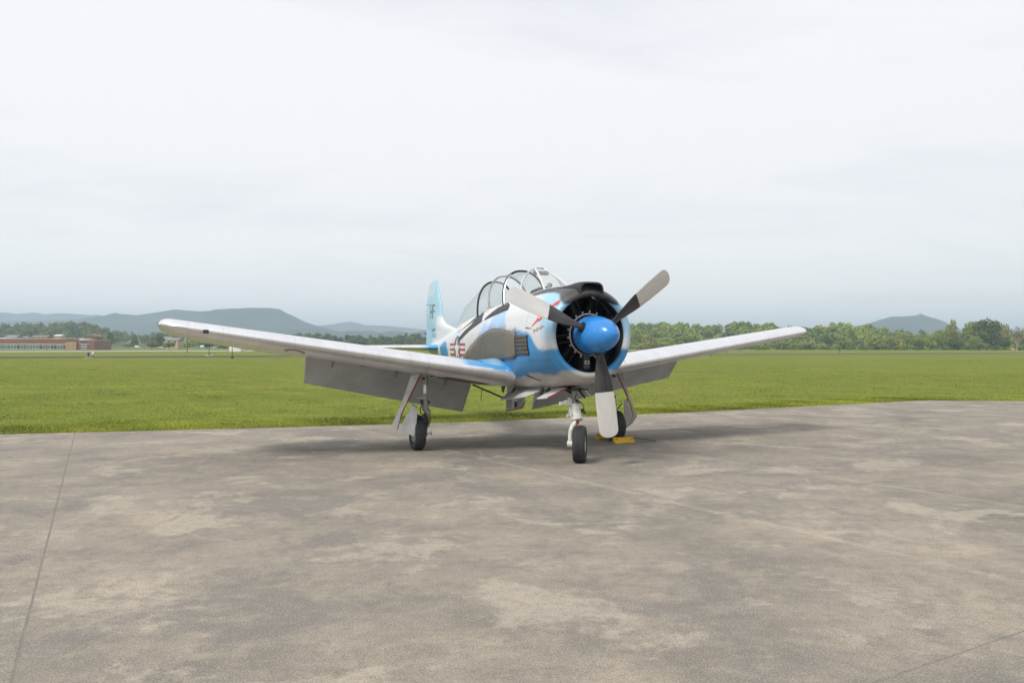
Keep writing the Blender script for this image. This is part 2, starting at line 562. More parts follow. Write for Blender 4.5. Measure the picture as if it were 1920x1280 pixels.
# long joints: x at y=9 and slope dx/dy;  the three that show clearly in the photo are exact
LJ = [(-47.9, -.50), (-40.7, -.50), (-33.6, -.505), (-26.5, -.51), (-19.4, -.512), (-12.3, -.515), (-5.11, -.5176), (2.05, -.6456), (5.84, -.662), (13.1, -.66), (20.3, -.655), (27.5, -.65), (34.7, -.65), (42, -.65)]
GAP = 0.005
tdir = Vector((math.cos(R(31.0)), math.sin(R(31.0))))
tn = Vector((-tdir.y, tdir.x))
t0 = tn.dot(Vector((2.45, 4.63)))
TJ = [t0 + k for k in (-22.8, -15.2, -7.6, 0.0, 7.6, 15.2, 22.8, 30.4)]
apron = empty('apron')
tag(apron, 'weathered concrete parking apron in the foreground', 'apron', kind='structure')
for i in range(len(LJ) + 1):
    for k in range(len(TJ) + 1):
        poly = list(APRON)
        if i > 0:
            x9, s = LJ[i - 1]; n = Vector((-1, s)).normalized(); poly = clip(poly, n, n.dot(Vector((x9, 9))) - GAP)
        if i < len(LJ):
            x9, s = LJ[i]; n = Vector((1, -s)).normalized(); poly = clip(poly, n, n.dot(Vector((x9, 9))) - GAP)
        if len(poly) > 2 and k > 0: poly = clip(poly, -tn, -TJ[k - 1] - GAP * .7)
        if len(poly) > 2 and k < len(TJ): poly = clip(poly, tn, TJ[k] - GAP * .7)
        if len(poly) < 3: continue
        ar = 0.5 * abs(sum(poly[a][0] * poly[(a + 1) % len(poly)][1] - poly[(a + 1) % len(poly)][0] * poly[a][1] for a in range(len(poly))))
        if ar < 0.3: continue
        ym = max(p[1] for p in poly)
        if ym < -6: continue
        cx, cyy = sum(p[0] for p in poly) / len(poly), sum(p[1] for p in poly) / len(poly)
        dz = random.uniform(-0.003, 0.0)
        mb = MB().prism([(p[0], p[1], -0.15) for p in poly], (0, 0, 0.15 + dz))
        o = mb.build('concrete_slab', M_CONC, apron)
        b = o.modifiers.new('edge', 'BEVEL'); b.width = 0.006; b.segments = 1; b.limit_method = 'ANGLE'
mb = MB().prism([(p[0] * .995, p[1] - 0.06 if p[1] > -20 else p[1], -0.16) for p in APRON], (0, 0, 0.1555))
mb.build('joint_filler', M_SEAL, apron)


def strip(name, label, pts, width, mat, z):
    G = []
    P = [Vector((p[0], p[1])) for p in pts]
    for i, p in enumerate(P):
        d = (P[min(i + 1, len(P) - 1)] - P[max(i - 1, 0)]).normalized()
        n = Vector((-d.y, d.x)) * width / 2
        G.append([(p.x - n.x, p.y - n.y, z), (p.x + n.x, p.y + n.y, z)])
    o = MB().grid(G).build(name, mat)
    return tag(o, label, name.split('_')[-1], kind='structure')


strip('taxiway', 'dark asphalt taxiway strip crossing the grass field', [(-330, 6), (-78, 125), (69, 195), (330, 319)], 15, M_ASPH, 0.01)
strip('runway', 'pale concrete runway beyond the dark taxiway', [(-480, -50), (-150, 246), (143, 512), (420, 763)], 36, M_RUNW, 0.02)
strip('service_road', 'pale strip of road in front of the right hand trees', [(286, 452), (330, 452), (420, 450)], 20, M_RUNW, 0.024)

# ------------------------------------------------------------------ grass blades along the apron and over the near field
def scatter_grass():
    N = 170000
    u = RNG.random(N)
    d = np.empty(N)
    k = int(N * .14)
    xs = np.empty(N)
    # lip of turf right at the concrete edge
    xs[:k] = RNG.uniform(-13, 26, k)
    d[:k] = RNG.exponential(0.30, k) - 0.03 - .085 * (1 + np.sin(xs[:k] * 2.9 + 2 * np.sin(xs[:k] * 1.1))) * RNG.random(k)
    # open field, thinning with distance
    xs[k:] = RNG.uniform(-1, 1, N - k)
    d[k:] = 0.2 + 95 * u[k:] ** 2.3
    ye = np.interp(np.where(np.arange(N) < k, xs, 0), [p[0] for p in EDGE], [p[1] for p in EDGE])
    x = np.where(np.arange(N) < k, xs, 0.0)
    y = ye + d
    # field points: choose x inside the view fan at that depth
    f = np.arange(N) >= k
    yy = 16 + d
    xx = xs * (yy * 0.70 + 2)
    ye2 = np.interp(xx, [p[0] for p in EDGE], [p[1] for p in EDGE])
    x = np.where(f, xx, x); y = np.where(f, np.maximum(yy, ye2 + 0.05 + 2.5 * RNG.random(N) ** 2), y)
    dist = np.hypot(x, y)
    clump = np.sin(x * 1.7 + 1.3 * np.sin(y * .9)) * np.sin(y * 1.3 + 2 * np.sin(x * .45))
    h = (0.020 + 0.034 * RNG.random(N) ** 2 + 0.012 * clump) * (1 - .55 * np.clip(d / 95, 0, 1)) * np.where(np.arange(N) < k, 0.95, 1.0)
    h = np.clip(h, .012, .2)
    w = 0.006 + 0.0004 * dist
    ang = RNG.uniform(0, 2 * math.pi, N)
    lean = RNG.normal(0, .9, (N, 2)) * h[:, None]
    V = np.zeros((N, 3, 3), np.float32)
    ca, sa = np.cos(ang), np.sin(ang)
    base = np.stack([x, y, np.full(N, -0.035)], 1)
    V[:, 0] = base; V[:, 0, 0] -= ca * w; V[:, 0, 1] -= sa * w
    V[:, 1] = base; V[:, 1, 0] += ca * w; V[:, 1, 1] += sa * w
    V[:, 2] = base; V[:, 2, 0] += lean[:, 0]; V[:, 2, 1] += lean[:, 1]; V[:, 2, 2] += h
    F = np.arange(N * 3).reshape(N, 3)
    c0 = np.array([0.150, 0.205, 0.026]); c1 = np.array([0.27, 0.30, 0.062]); c2 = np.array([0.36, 0.32, 0.14])
    m = RNG.random(N)[:, None]
    c = c0 * (1 - m) + c1 * m
    dry = (RNG.random(N) < 0.09)[:, None]
    pat = np.sin(x * .9 + 2.1 * np.sin(y * .37 + 1)) * np.sin(y * .8 + 1.7 * np.sin(x * .31)) + .5 * np.sin(x * 2.3 + y * 1.7)
    c = np.where(dry, c2, c) * (1.0 + .36 * pat)[:, None] * np.array([1.08, 1.04, .68])
    tint = np.repeat(c, 3, 0)
    o = np_mesh('grass', V.reshape(-1, 3), F, M_BLADE, tint=tint)
    tag(o, 'short green grass growing up to the concrete edge', 'grass', kind='stuff')


scatter_grass()
# ------------------------------------------------------------------ woods, hills and mountains
def mat_leaf(name, col, var=0.35):
    t = NT(name)
    a = t.node('ShaderNodeAttribute', attribute_name='paint')
    c = t.mix(1.0, a.outputs['Color'], col, 'MULTIPLY')
    oi = t.node('ShaderNodeObjectInfo')
    hs = t.node('ShaderNodeHueSaturation')
    t.l.new(c, hs.inputs['Color'])
    t.l.new(t.math('MULTIPLY_ADD', oi.outputs['Random'], 0.24, 0.88), hs.inputs['Value'])
    t.set(hs.outputs[0], 0.7, 0.0, 0.25)
    tr = t.node('ShaderNodeBsdfTranslucent')
    t.l.new(hs.outputs[0], tr.inputs['Color'])
    m = t.node('ShaderNodeMixShader'); m.inputs[0].default_value = 0.3
    t.l.new(t.b.outputs[0], m.inputs[1]); t.l.new(tr.outputs[0], m.inputs[2])
    t.l.new(m.outputs[0], t.out.inputs[0])
    return t.mat


M_LEAF = {
    'green': mat_leaf('leaf_green', (0.205, 0.265, 0.050)),
    'dark': mat_leaf('leaf_dark', (0.085, 0.138, 0.036)),
    'bright': mat_leaf('leaf_bright', (0.300, 0.350, 0.070)),
    'olive': mat_leaf('leaf_olive', (0.265, 0.272, 0.088)),
    'brown': mat_leaf('leaf_brown', (0.215, 0.190, 0.105)),
    'woodfar': mat_leaf('leaf_woodfar', (0.112, 0.160, 0.050)),
    'wood': mat_leaf('leaf_wood', (0.205, 0.268, 0.054)),
}
M_BARK = simple('bark', (0.16, 0.13, 0.10), 0.95, gscale=3, bump=0.4)
M_BARKPALE = simple('bark_pale', (0.34, 0.29, 0.22), 0.95, gscale=3, bump=0.4)


def crown_arrays(rng, n, leaf, lobes=7, low=0.12, flat=1.0):
    """leaf quads spread through a lumpy crown inside the unit box: x,y in -.5...5, z in low..1"""
    C, Rr = [], []
    for i in range(lobes):
        a = rng.uniform(0, 2 * math.pi)
        zz = rng.uniform(low + .17, 0.82)
        rr = rng.uniform(0.05, 0.30) * (1.05 - abs(zz - .52))
        C.append((rr * math.cos(a), rr * math.sin(a), zz)); Rr.append(rng.uniform(0.14, 0.24))
    C.append((0, 0, 0.55)); Rr.append(0.30)
    C.append((rng.uniform(-.08, .08), 0, 0.80)); Rr.append(0.18)
    C, Rr = np.array(C), np.array(Rr)
    pick = rng.choice(len(C), n, p=Rr ** 2 / (Rr ** 2).sum())
    dirs = rng.normal(size=(n, 3)); dirs /= np.linalg.norm(dirs, axis=1)[:, None]
    rad = Rr[pick] * (0.62 + 0.46 * rng.random(n) ** .6)
    P = C[pick] + dirs * rad[:, None] * np.array([1, 1, .95])
    P[:, 2] = np.clip(P[:, 2], low, 1.03)
    nrm = dirs + rng.normal(0, .55, (n, 3)); nrm[:, 2] += .25
    nrm /= np.linalg.norm(nrm, axis=1)[:, None]
    t = np.cross(nrm, rng.normal(size=(n, 3))); t /= np.linalg.norm(t, axis=1)[:, None]
    b = np.cross(nrm, t)
    s = leaf * (0.6 + 0.8 * rng.random(n))[:, None]
    V = np.stack([P - t * s - b * s * .6, P + t * s * .9 - b * s * .7, P + t * s + b * s * .6, P - t * s * .8 + b * s * .75], 1)
    tint = (0.62 + 0.75 * rng.random(n))[:, None] * np.array([1, 1, 1]) * (0.92 + 0.16 * rng.random((n, 3)))
    F = np.arange(n * 4).reshape(n, 4)
    return V.reshape(-1, 3), F, np.repeat(tint, 4, 0)


CROWNS = []
for i in range(6):
    rng = np.random.default_rng(100 + i)
    V, F, T = crown_arrays(rng, 1500, 0.030, 7 + i % 3, 0.10 if i % 2 else 0.16)
    o = np_mesh('crown', V, F, M_LEAF['green'], tint=T)
    CROWNS.append(o.data); bpy.data.objects.remove(o)
rng = np.random.default_rng(55)
V, F, T = crown_arrays(rng, 420, 0.020, 9, 0.3)
o = np_mesh('crown', V, F, M_LEAF['brown'], tint=T); SPARSE = o.data; bpy.data.objects.remove(o)


def trunk_mesh(seed, bare=False):
    r = random.Random(seed)
    mb = MB()
    mb.tube([(0, 0, -0.02), (0.01, 0, 0.18), (-.01, .01, 0.38), (0.0, 0, 0.72)], [0.034, 0.026, 0.020, 0.006], 7)
    for k in range(12 if bare else 6):
        a = r.uniform(0, 6.28); z0 = r.uniform(0.16, 0.45); L = r.uniform(.22, .40)
        p1 = (math.cos(a) * L * .45, math.sin(a) * L * .45, z0 + L * .45)
        p2 = (math.cos(a + .2) * L * .85, math.sin(a + .2) * L * .85, z0 + L * 1.15)
        mb.tube([(0, 0, z0), p1, p2], [0.014, 0.009, 0.003], 5)
        if bare:
            for q in range(3):
                b = a + r.uniform(-.9, .9); l2 = r.uniform(.10, .2)
                mb.tube([p1, (p1[0] + math.cos(b) * l2, p1[1] + math.sin(b) * l2, p1[2] + l2 * 1.1)], [0.006, 0.002], 4)
    o = mb.build('trunk', M_BARK, smooth=True)
    me = o.data; bpy.data.objects.remove(o)
    return me


TRUNKS = [trunk_mesh(i) for i in range(3)]
BARE = trunk_mesh(9, True)


def tree(label, u, d, vtop, halfpx, kind, zb=-0.05, group=None, name='broadleaf_tree', idx=None):
    p = at(u, d, zb)
    H = (zof(vtop, d, u) - zb)
    W = 2 * halfpx / FPX * d
    root = empty(name, p, random.uniform(0, 6.28))
    tag(root, label, 'tree', group)
    bare = kind == 'bare'
    c = bpy.data.objects.new('crown', SPARSE if bare else CROWNS[(idx if idx is not None else random.randrange(6)) % 6])
    COL.objects.link(c); c.parent = root; c.scale = (W * 1.12, W * 1.12, H)
    c.material_slots[0].link = 'OBJECT'; c.material_slots[0].material = M_LEAF['brown' if bare else kind]
    t = bpy.data.objects.new('trunk', BARE if bare else TRUNKS[random.randrange(3)])
    COL.objects.link(t); t.parent = root; t.scale = (min(W, H) * .9, min(W, H) * .9, H)
    if bare: t.material_slots[0].link = 'OBJECT'; t.material_slots[0].material = M_BARKPALE
    return root


def forest(name, label, places, mat, n=190):
    """a far wood that reads as one mass"""
    VV, FF, TT = [], [], []
    off = 0
    protos = [crown_arrays(np.random.default_rng(300 + i), n, 0.062, 6, 0.02) for i in range(7)]
    for (x, y, z, w, h, tint) in places:
        V, F, T = protos[random.randrange(7)]
        a = random.uniform(0, 6.28); ca, sa = math.cos(a), math.sin(a)
        Q = np.empty_like(V)
        Q[:, 0] = (V[:, 0] * ca - V[:, 1] * sa) * w * 1.15 + x
        Q[:, 1] = (V[:, 0] * sa + V[:, 1] * ca) * w * 1.15 + y
        Q[:, 2] = V[:, 2] * h + z
        VV.append(Q); FF.append(F + off); TT.append(T * np.array(tint)); off += len(Q)
    o = np_mesh(name, np.concatenate(VV), np.concatenate(FF), mat, tint=np.concatenate(TT))
    return tag(o, label, 'wood', kind='stuff')


def fbm(x, y, seed, octs=5):
    r = np.random.default_rng(seed)
    s = 0.0; a = 1.0; f = 1.0
    for i in range(octs):
        p = r.uniform(0, 6.28, 4); th = r.uniform(0, 3.14)
        u = x * math.cos(th) + y * math.sin(th); v = -x * math.sin(th) + y * math.cos(th)
        s = s + a * np.sin(u * f + p[0] + 1.3 * np.sin(v * f * .7 + p[1])) * np.cos(v * f * .9 + p[2])
        a *= .52; f *= 1.95
    return s


def ridge(name, label, prof, d, depth, mat, seed, rough=0.20, nu=220, nr=44, drop=0.0, base=-3.0, cat='mountain'):
    """a real ridge d metres away: crest seen at the rows of prof, falling away to the front and back"""
    pu = np.array([p[0] for p in prof], float); pv = np.array([p[1] for p in prof], float)
    us = np.linspace(pu[0], pu[-1], nu); vs = np.interp(us, pu, pv)
    hor = 649.13 + ROLL * (us - 960)
    crest = CAM_H + (hor - vs) / FPX * d - drop
    rr = np.linspace(-1, 1, nr)
    G = np.zeros((nr, nu, 3))
    for i, r in enumerate(rr):
        dist = d + r * depth
        x = (us - 960) / FPX * dist; y = np.full(nu, dist)
        sh = (1 - abs(r) ** 1.4) if r < 0 else (1 - r ** 1.6)
        n = fbm(x / depth * 5, y / depth * 5, seed) * rough * (1 - (1 - abs(r)) ** 6)
        z = base + (crest - base) * np.clip(sh * (1 + n) - abs(n) * .15 * (1 - sh), 0, None)
        z = np.minimum(z, base + (crest - base) * (1 - .0 * abs(r)))
        G[i] = np.stack([x, y, z], 1)
    V = G.reshape(-1, 3)
    idx = np.arange(nr * nu).reshape(nr, nu)
    F = np.stack([idx[:-1, :-1], idx[:-1, 1:], idx[1:, 1:], idx[1:, :-1]], -1).reshape(-1, 4)
    o = np_mesh(name, V, F, mat, smooth=True)
    tag(o, label, cat, kind='structure')

    def height(u, r):
        dist = d + r * depth
        x, y = (u - 960) / FPX * dist, dist
        j = int(np.clip(np.searchsorted(us, u), 0, nu - 1)); i = int(np.clip((r + 1) / 2 * (nr - 1), 0, nr - 1))
        return x, y, G[i, j, 2]
    return height


def mat_mount(name, col):
    t = NT(name)
    n = t.noise(t.world(), 0.006, 7, 0.65, 0.4)
    n2 = t.noise(t.world(), 0.05, 4, 0.7)
    c = t.ramp(n, [(0.35, tuple(k * .5 for k in col)), (0.65, tuple(k * 1.6 for k in col))])
    c = t.mix(t.ramp(n2, [(0.35, 0.5), (0.6, 0.0)]), c, tuple(k * .55 for k in col))
    t.set(c, 0.95, 0.0, 0.1)
    return t.mat


M_MOUNT = mat_mount('wooded_mountain', (0.030, 0.050, 0.046))  # bluish base colour carries part of the distance haze
M_HILL = mat_mount('wooded_hill', (0.070, 0.100, 0.032))

ridge('mountain', 'faint distant blue mountain ridge at the far left', [(-260, 592), (-120, 586), (0, 584.5), (16, 585), (31, 587), (62, 584.7), (84, 588), (109, 586), (133, 587), (156, 589), (180, 591), (230, 596), (330, 606)], 4300, 900, M_MOUNT, 3)
ridge('mountain', 'faintest pale mountain ridge seen just left of the tail fin', [(480, 618), (560, 612), (601, 609), (628, 606), (654, 603), (672, 605.5), (685, 609.4), (720, 611.5), (758, 613.5), (797, 618), (850, 618), (940, 622), (1040, 630), (1200, 640)], 4700, 700, M_MOUNT, 5)
ridge('mountain', 'long blue grey mountain behind the raised left wing tip', [(-300, 612), (-100, 603), (60, 601), (150, 597), (192, 592), (216, 586), (236, 587), (256, 588.6), (276, 586), (297, 584), (328, 581), (350, 583), (368, 584.4), (404, 582.7), (440, 582), (475, 581.6), (505, 582), (526, 583), (536, 587), (546, 591), (572, 603.4), (600, 612), (620, 618), (660, 632), (720, 640)], 3100, 800, M_MOUNT, 7)
ridge('mountain', 'low dark blue ridge in front of the pale mountain beside the fin', [(380, 636), (480, 626), (560, 617), (587, 614), (616, 619), (643, 622), (656, 620), (674, 621.5), (693, 620), (714, 624), (733, 620.4), (758, 622.5), (768, 625), (795, 620), (840, 619), (900, 625), (1000, 628), (1100, 634), (1250, 640)], 2600, 450, M_MOUNT, 9)
ridge('mountain', 'isolated blue peak above the trees on the right', [(1440, 640), (1520, 628), (1560, 620), (1601, 612), (1617, 609), (1645, 601), (1665, 596.5), (1686, 593), (1704, 591.5), (1718, 590), (1726, 586.5), (1734, 590), (1744, 593), (1755, 595.7), (1768, 600), (1778, 605.5), (1810, 620), (1880, 632), (2000, 642)], 3000, 700, M_MOUNT, 11)

TINTS = [(1, 1, 1), (1.25, 1.15, .95), (.60, .70, .75), (1.45, 1.35, 1.0), (.75, .88, .85), (1.2, .98, .9), (.5, .62, .62)]


def wood_on(h, u0, u1, count, r0, r1, hh, ww, seed, bias=1.0):
    rg = random.Random(seed); out = []
    for i in range(count):
        u = rg.uniform(u0, u1); r = r0 + (r1 - r0) * rg.random() ** bias
        x, y, z = h(u, r)
        H = hh * rg.uniform(.55, 1.35); out.append((x, y, z - .6, ww * rg.uniform(.6, 1.5), H, rg.choice(TINTS)))
    return out


# wooded hill at the far left
h1 = ridge('hill', 'wooded hill rising behind the brick building on the left', [(-260, 640), (-150, 628), (-60, 624), (0, 622), (50, 622), (100, 620), (145, 618.5), (165, 620), (195, 628), (230, 635), (290, 638), (360, 640), (470, 642), (600, 648)], 900, 260, M_HILL, 21, 0.10, cat='hill')
forest('forest', 'dense green wood covering the hill on the far left', wood_on(h1, -230, 205, 430, -.75, .12, 9, 9, 1, .8) + wood_on(h1, 200, 480, 90, -.5, .1, 8, 9, 2), M_LEAF['woodfar'])
# belt of trees behind the aeroplane
h3 = ridge('hill', 'low rise under the tree belt behind the left wing', [(420, 648), (500, 642), (600, 640), (720, 641), (800, 640), (900, 640), (1040, 641), (1200, 646)], 760, 160, M_HILL, 23, 0.08, cat='hill')
forest('forest', 'band of trees between the left wing and the low blue ridge', wood_on(h3, 440, 1180, 330, -.9, .1, 7.5, 9, 3), M_LEAF['woodfar'])
# wooded hill to the right of the nose
h4 = ridge('hill', 'wooded hill behind the right hand wing', [(1080, 640), (1150, 626), (1190, 622), (1250, 620), (1290, 623), (1311, 626), (1334, 628), (1358, 623), (1390, 619), (1417, 620), (1450, 624), (1504, 630), (1535, 627), (1572, 621.5), (1590, 621), (1640, 627), (1680, 634), (1760, 638), (1850, 640), (1960, 640), (2100, 644)], 720, 200, M_HILL, 25, 0.10, cat='hill')
forest('forest', 'green wood on the hill behind the right hand wing', wood_on(h4, 1120, 1690, 560, -.98, .12, 7.5, 9, 4, .8) + wood_on(h4, 1690, 2080, 150, -.9, .1, 8, 9, 5), M_LEAF['wood'])

# ------------------------------------------------------------------ trees one can tell apart
for (lab, u, d, vt, hp, kind, ix) in [
    ('bright yellow green rounded tree just right of the engine cowling', 1248, 470, 631, 21, 'bright', 1),
    ('pale green tree left of the rounded bright tree beside the cowling', 1219, 485, 629, 18, 'olive', 2),
    ('tall dark tree touching the edge of the blue cowling', 1193, 500, 615, 15, 'green', 3),
    ('low brownish shrub tree in front of the rounded bright tree', 1234, 455, 643, 14, 'brown', 0),
    ('broad mid green tree above the middle of the right hand wing', 1285, 500, 627, 24, 'green', 4),
    ('light green low tree right above the right hand wing', 1330, 500, 633, 22, 'bright', 5),
    ('olive bush like tree under the tip of the right hand wing', 1516, 480, 639, 20, 'olive', 1),
    ('dark green tree just beyond the right hand wing tip', 1548, 500, 628, 17, 'dark', 2),
    ('mid green tree left of the bright low tree on the right', 1583, 495, 630, 22, 'green', 3),
    ('greyish brown tree above the olive bush on the right', 1612, 500, 636, 14, 'brown', 4),
    ('bright green low broad tree right of the wooded hill', 1640, 470, 627, 24, 'bright', 5),
    ('olive tree right of the bright broad tree', 1672, 480, 629, 17, 'olive', 0),
    ('olive brown rounded tree below the left flank of the peak', 1692, 475, 622, 17, 'olive', 1),
    ('green tree right below the summit of the peak', 1717, 470, 626, 18, 'green', 2),
    ('yellow green tree below the right flank of the peak', 1742, 465, 625, 17, 'bright', 3),
    ('dark green tree left of the sparse topped tree', 1764, 470, 616, 19, 'green', 4),
    ('sparse topped tree poking above the row on the right', 1788, 480, 598, 13, 'olive', 5),
    ('mid green tree between the sparse tree and the big round one', 1818, 475, 602, 20, 'green', 0),
    ('big dark round crowned tree, the largest on the right', 1850, 460, 596.5, 30, 'dark', 1),
    ('grey green tree right of the big round one', 1884, 475, 606, 16, 'olive', 2),
    ('dark undergrowth tree at the right edge behind the bare one', 1925, 480, 612, 24, 'olive', 3),
    ('low dark tree under the big round crowned one', 1828, 450, 628, 16, 'green', 5),
    ('low green bush at the foot of the sparse topped tree', 1790, 448, 633, 20, 'dark', 2),
    ('low dark bush left of the bare tree', 1882, 452, 632, 16, 'dark', 4),
]:
    tree(lab, u, d, vt, hp, kind, idx=ix, group='trees along the right edge of the airfield')
tree('bare pale branched tree by the orange marker on the right', 1907, 440, 611, 20, 'bare', group='trees along the right edge of the airfield')
for (lab, u, d, vt, hp, kind, ix) in [
    ('dark conical tree left of the green mound', 206, 560, 622, 9, 'dark', 0),
    ('rounded dark tree right of the green mound', 252, 600, 626, 8, 'dark', 1),
    ('brownish tree below the left wing tip', 284, 420, 637, 14, 'brown', 2),
    ('dark broad tree behind the left wing tip', 296, 520, 626, 17, 'dark', 3),
    ('blue green tree under the left wing tip', 318, 410, 640, 15, 'green', 4),
    ('light green tree right of the tan house', 352, 430, 637, 17, 'bright', 5),
    ('dark green tree left of the white shed', 388, 460, 641, 16, 'dark', 0),
    ('low dark green tree nearest the white shed', 418, 440, 645, 12, 'green', 1),
    ('small dark tree beside the brick house on the hill', 188, 470, 634, 8, 'dark', 3),
    ('small olive bush on the green mound', 240, 690, 643, 11, 'olive', 4),
]:
    tree(lab, u, d, vt, hp, kind, idx=ix, group='trees on the left side of the airfield')
rg = random.Random(77)
ug = []
for i in range(260):
    u = rg.uniform(1150, 1990); d = rg.uniform(447, 520)
    p = at(u, d)
    ug.append((p.x, p.y, -.4, rg.uniform(4, 8.5), rg.uniform(2.4, 5.6), rg.choice(TINTS)))
o = forest('undergrowth', 'low leafy undergrowth along the foot of the right hand trees', ug, M_LEAF['wood'], 120)
o['category'] = 'undergrowth'
for (lab, u, d, vt, hp, kind, ix) in [
    ('tall green tree filling the gap left of the big round crowned one', 1830, 490, 600, 16, 'green', 4),
    ('tall dark tree close behind the right shoulder of the big round one', 1868, 495, 601, 15, 'dark', 0),
    ('slim green tree between the yellow green tree and the sparse topped one', 1776, 490, 607, 14, 'green', 3)]:
    tree(lab, u, d, vt, hp, kind, idx=ix, group='trees along the right edge of the airfield')
ridge('grass_hill', 'bright grassy mound right of the brick building', [(176, 652), (190, 645), (205, 639.5), (225, 638), (255, 639), (275, 642), (300, 646), (330, 652)], 800, 75, M_TURF, 31, 0.03, nu=60, nr=20, base=-1.0, cat='mound')
# ------------------------------------------------------------------ buildings and airfield furniture
def mat_brick():
    t = NT('red_brick')
    b = t.node('ShaderNodeTexBrick')
    b.inputs['Scale'].default_value = 1.0
    b.inputs['Brick Width'].default_value, b.inputs['Row Height'].default_value, b.inputs['Mortar Size'].default_value = 0.22, 0.075, 0.01
    b.inputs['Color1'].default_value, b.inputs['Color2'].default_value, b.inputs['Mortar'].default_value = (0.22, 0.055, 0.030, 1), (0.18, 0.046, 0.027, 1), (0.30, 0.26, 0.22, 1)
    t.l.new(t.coord('Object', rot=(R(90), 0, 0)), b.inputs['Vector'])
    n = t.noise(t.world(), 0.6, 4)
    t.set(t.mix(t.ramp(n, [(0.3, 0.0), (0.7, 0.4)]), b.outputs['Color'], (0.16, 0.045, 0.028)), 0.9, 0, 0.2)
    return t.mat


M_BRICK = mat_brick()
M_CREAM = simple('cream_trim', (0.50, 0.46, 0.39), 0.7, gscale=1)
M_STONE = simple('tan_stone', (0.42, 0.30, 0.19), 0.9, gscale=0.9, grime=.4)
M_WHITEW = simple('white_wall', (0.72, 0.70, 0.66), 0.8, gscale=1)
M_TANW = simple('tan_wall', (0.45, 0.34, 0.24), 0.85, gscale=1)
M_ROOFG = simple('grey_roof', (0.22, 0.21, 0.20), 0.9, gscale=1)
M_ROOFB = simple('brown_roof', (0.20, 0.14, 0.11), 0.9, gscale=1)
M_RED = simple('red_paint', (0.42, 0.03, 0.025), 0.5)
M_DARK = simple('dark_metal', (0.035, 0.035, 0.037), 0.6)
M_TEAL = simple('teal_glass', (0.055, 0.20, 0.20), 0.12, 0.0, 0.8, gscale=.6, grime=.4)
M_NAVYG = simple('dark_glass', (0.02, 0.045, 0.07), 0.12, 0.0, 0.8, gscale=.6)

bd = 352.0
S = bd / FPX


def bx(u): return (u - 100) * S


def bz(v): return CAM_H + (647.95 - v) * S


hall = empty('brick_building', at(100, bd, 0))
tag(hall, 'long low red brick building with teal ribbon windows on the far left', 'building')
b0 = -0.1
MB().box((bx(-20), 8, (bz(635.4) + b0) / 2), (bx(125) - bx(-165), 16, bz(635.4) - b0)).build('wall', M_BRICK, hall)
MB().box((bx(-20), 8, bz(635.0)), (bx(125) - bx(-165) + .3, 16.3, .28)).build('parapet', M_CREAM, hall)
MB().box((bx(-20) - .05, -.06, bz(645.2)), (bx(125) - bx(-165) - .1, .3, .34)).build('lintel_band', M_CREAM, hall)
MB().box((bx(-20) - .05, -.08, bz(655.0)), (bx(125) - bx(-165) - .1, .35, .16)).build('sill_band', M_CREAM, hall)
# stone faced corner tower and end bay
MB().box((bx(135.5), 6, (bz(634.6) + b0) / 2), (bx(146) - bx(125), 13.5, bz(634.6) - b0)).build('corner_tower', M_BRICK, hall)
MB().box((bx(135.5), 6, bz(634.3)), (bx(146.6) - bx(124.4), 14, .3)).build('parapet', M_CREAM, hall)
st = MB().box((bx(135.5), -.9, (bz(641.2) + b0) / 2), (bx(145.6) - bx(125.4), .3, bz(641.2) - b0)).build('stone_face', M_STONE, hall)
rs = random.Random(3)
for r_ in range(5):
    xx = bx(125.7)
    while xx < bx(144.6):
        w = rs.uniform(.35, .9); hgt = (bz(641.4) - b0) / 5
        MB().box((min(xx + w / 2, bx(145.2)), -1.08, b0 + hgt * (r_ + .5)), (w - .05, .10, hgt - .06)).build('stone', M_STONE, st, bevel=.02)
        xx += w
MB().box((bx(162), 7, (bz(637.6) + b0) / 2), (bx(178) - bx(146.2), 15, bz(637.6) - b0)).build('end_bay', M_BRICK, hall)
MB().box((bx(162), 7, bz(637.2)), (bx(178.4) - bx(146.0), 15.2, .24)).build('parapet', M_CREAM, hall)
MB().box((bx(151), 3, bz(635.8)), (bx(156) - bx(146), 5, .35)).build('roof_unit', M_WHITEW, hall)
MB().box((bx(3), 3, bz(634.2)), (bx(9.5) - bx(-4), 5, .5)).build('roof_unit', M_WHITEW, hall)
for (u0, u1, n) in ((-110, -40, 9), (-36, 4, 6), (7.5, 44, 6), (49, 86, 6), (90, 124, 6)):
    fr = MB()
    zc_, hh_ = (bz(645.8) + bz(654.6)) / 2, bz(645.8) - bz(654.6)
    for z_ in (bz(646.0), bz(648.4), bz(654.4)): fr.box(((bx(u0) + bx(u1)) / 2, -.10, z_), (bx(u1) - bx(u0), .16, .12))
    for k in range(n + 1): fr.box((bx(u0) + (bx(u1) - bx(u0)) * k / n, -.09, zc_), (.10, .14, hh_))
    win = fr.build('window', M_CREAM, hall)
    for k in range(n):
        w = (bx(u1) - bx(u0)) / n
        MB().box((bx(u0) + w * (k + .5), -.03, zc_), (w - .10, .05, hh_ - .12)).build('pane', M_NAVYG if rs.random() < .33 else M_TEAL, win)
lv = MB().box((bx(159), -.58, (bz(641.5) + bz(655.4)) / 2), (bx(165) - bx(153), .1, bz(641.5) - bz(655.4))).build('window', M_NAVYG, hall)
for k in range(4):
    MB().box((bx(159), -.66, bz(644.5 + 3.1 * k)), (bx(165) - bx(153) + (1.2 if k < 1 else 0), .10, .22)).build('slat', M_WHITEW, lv)


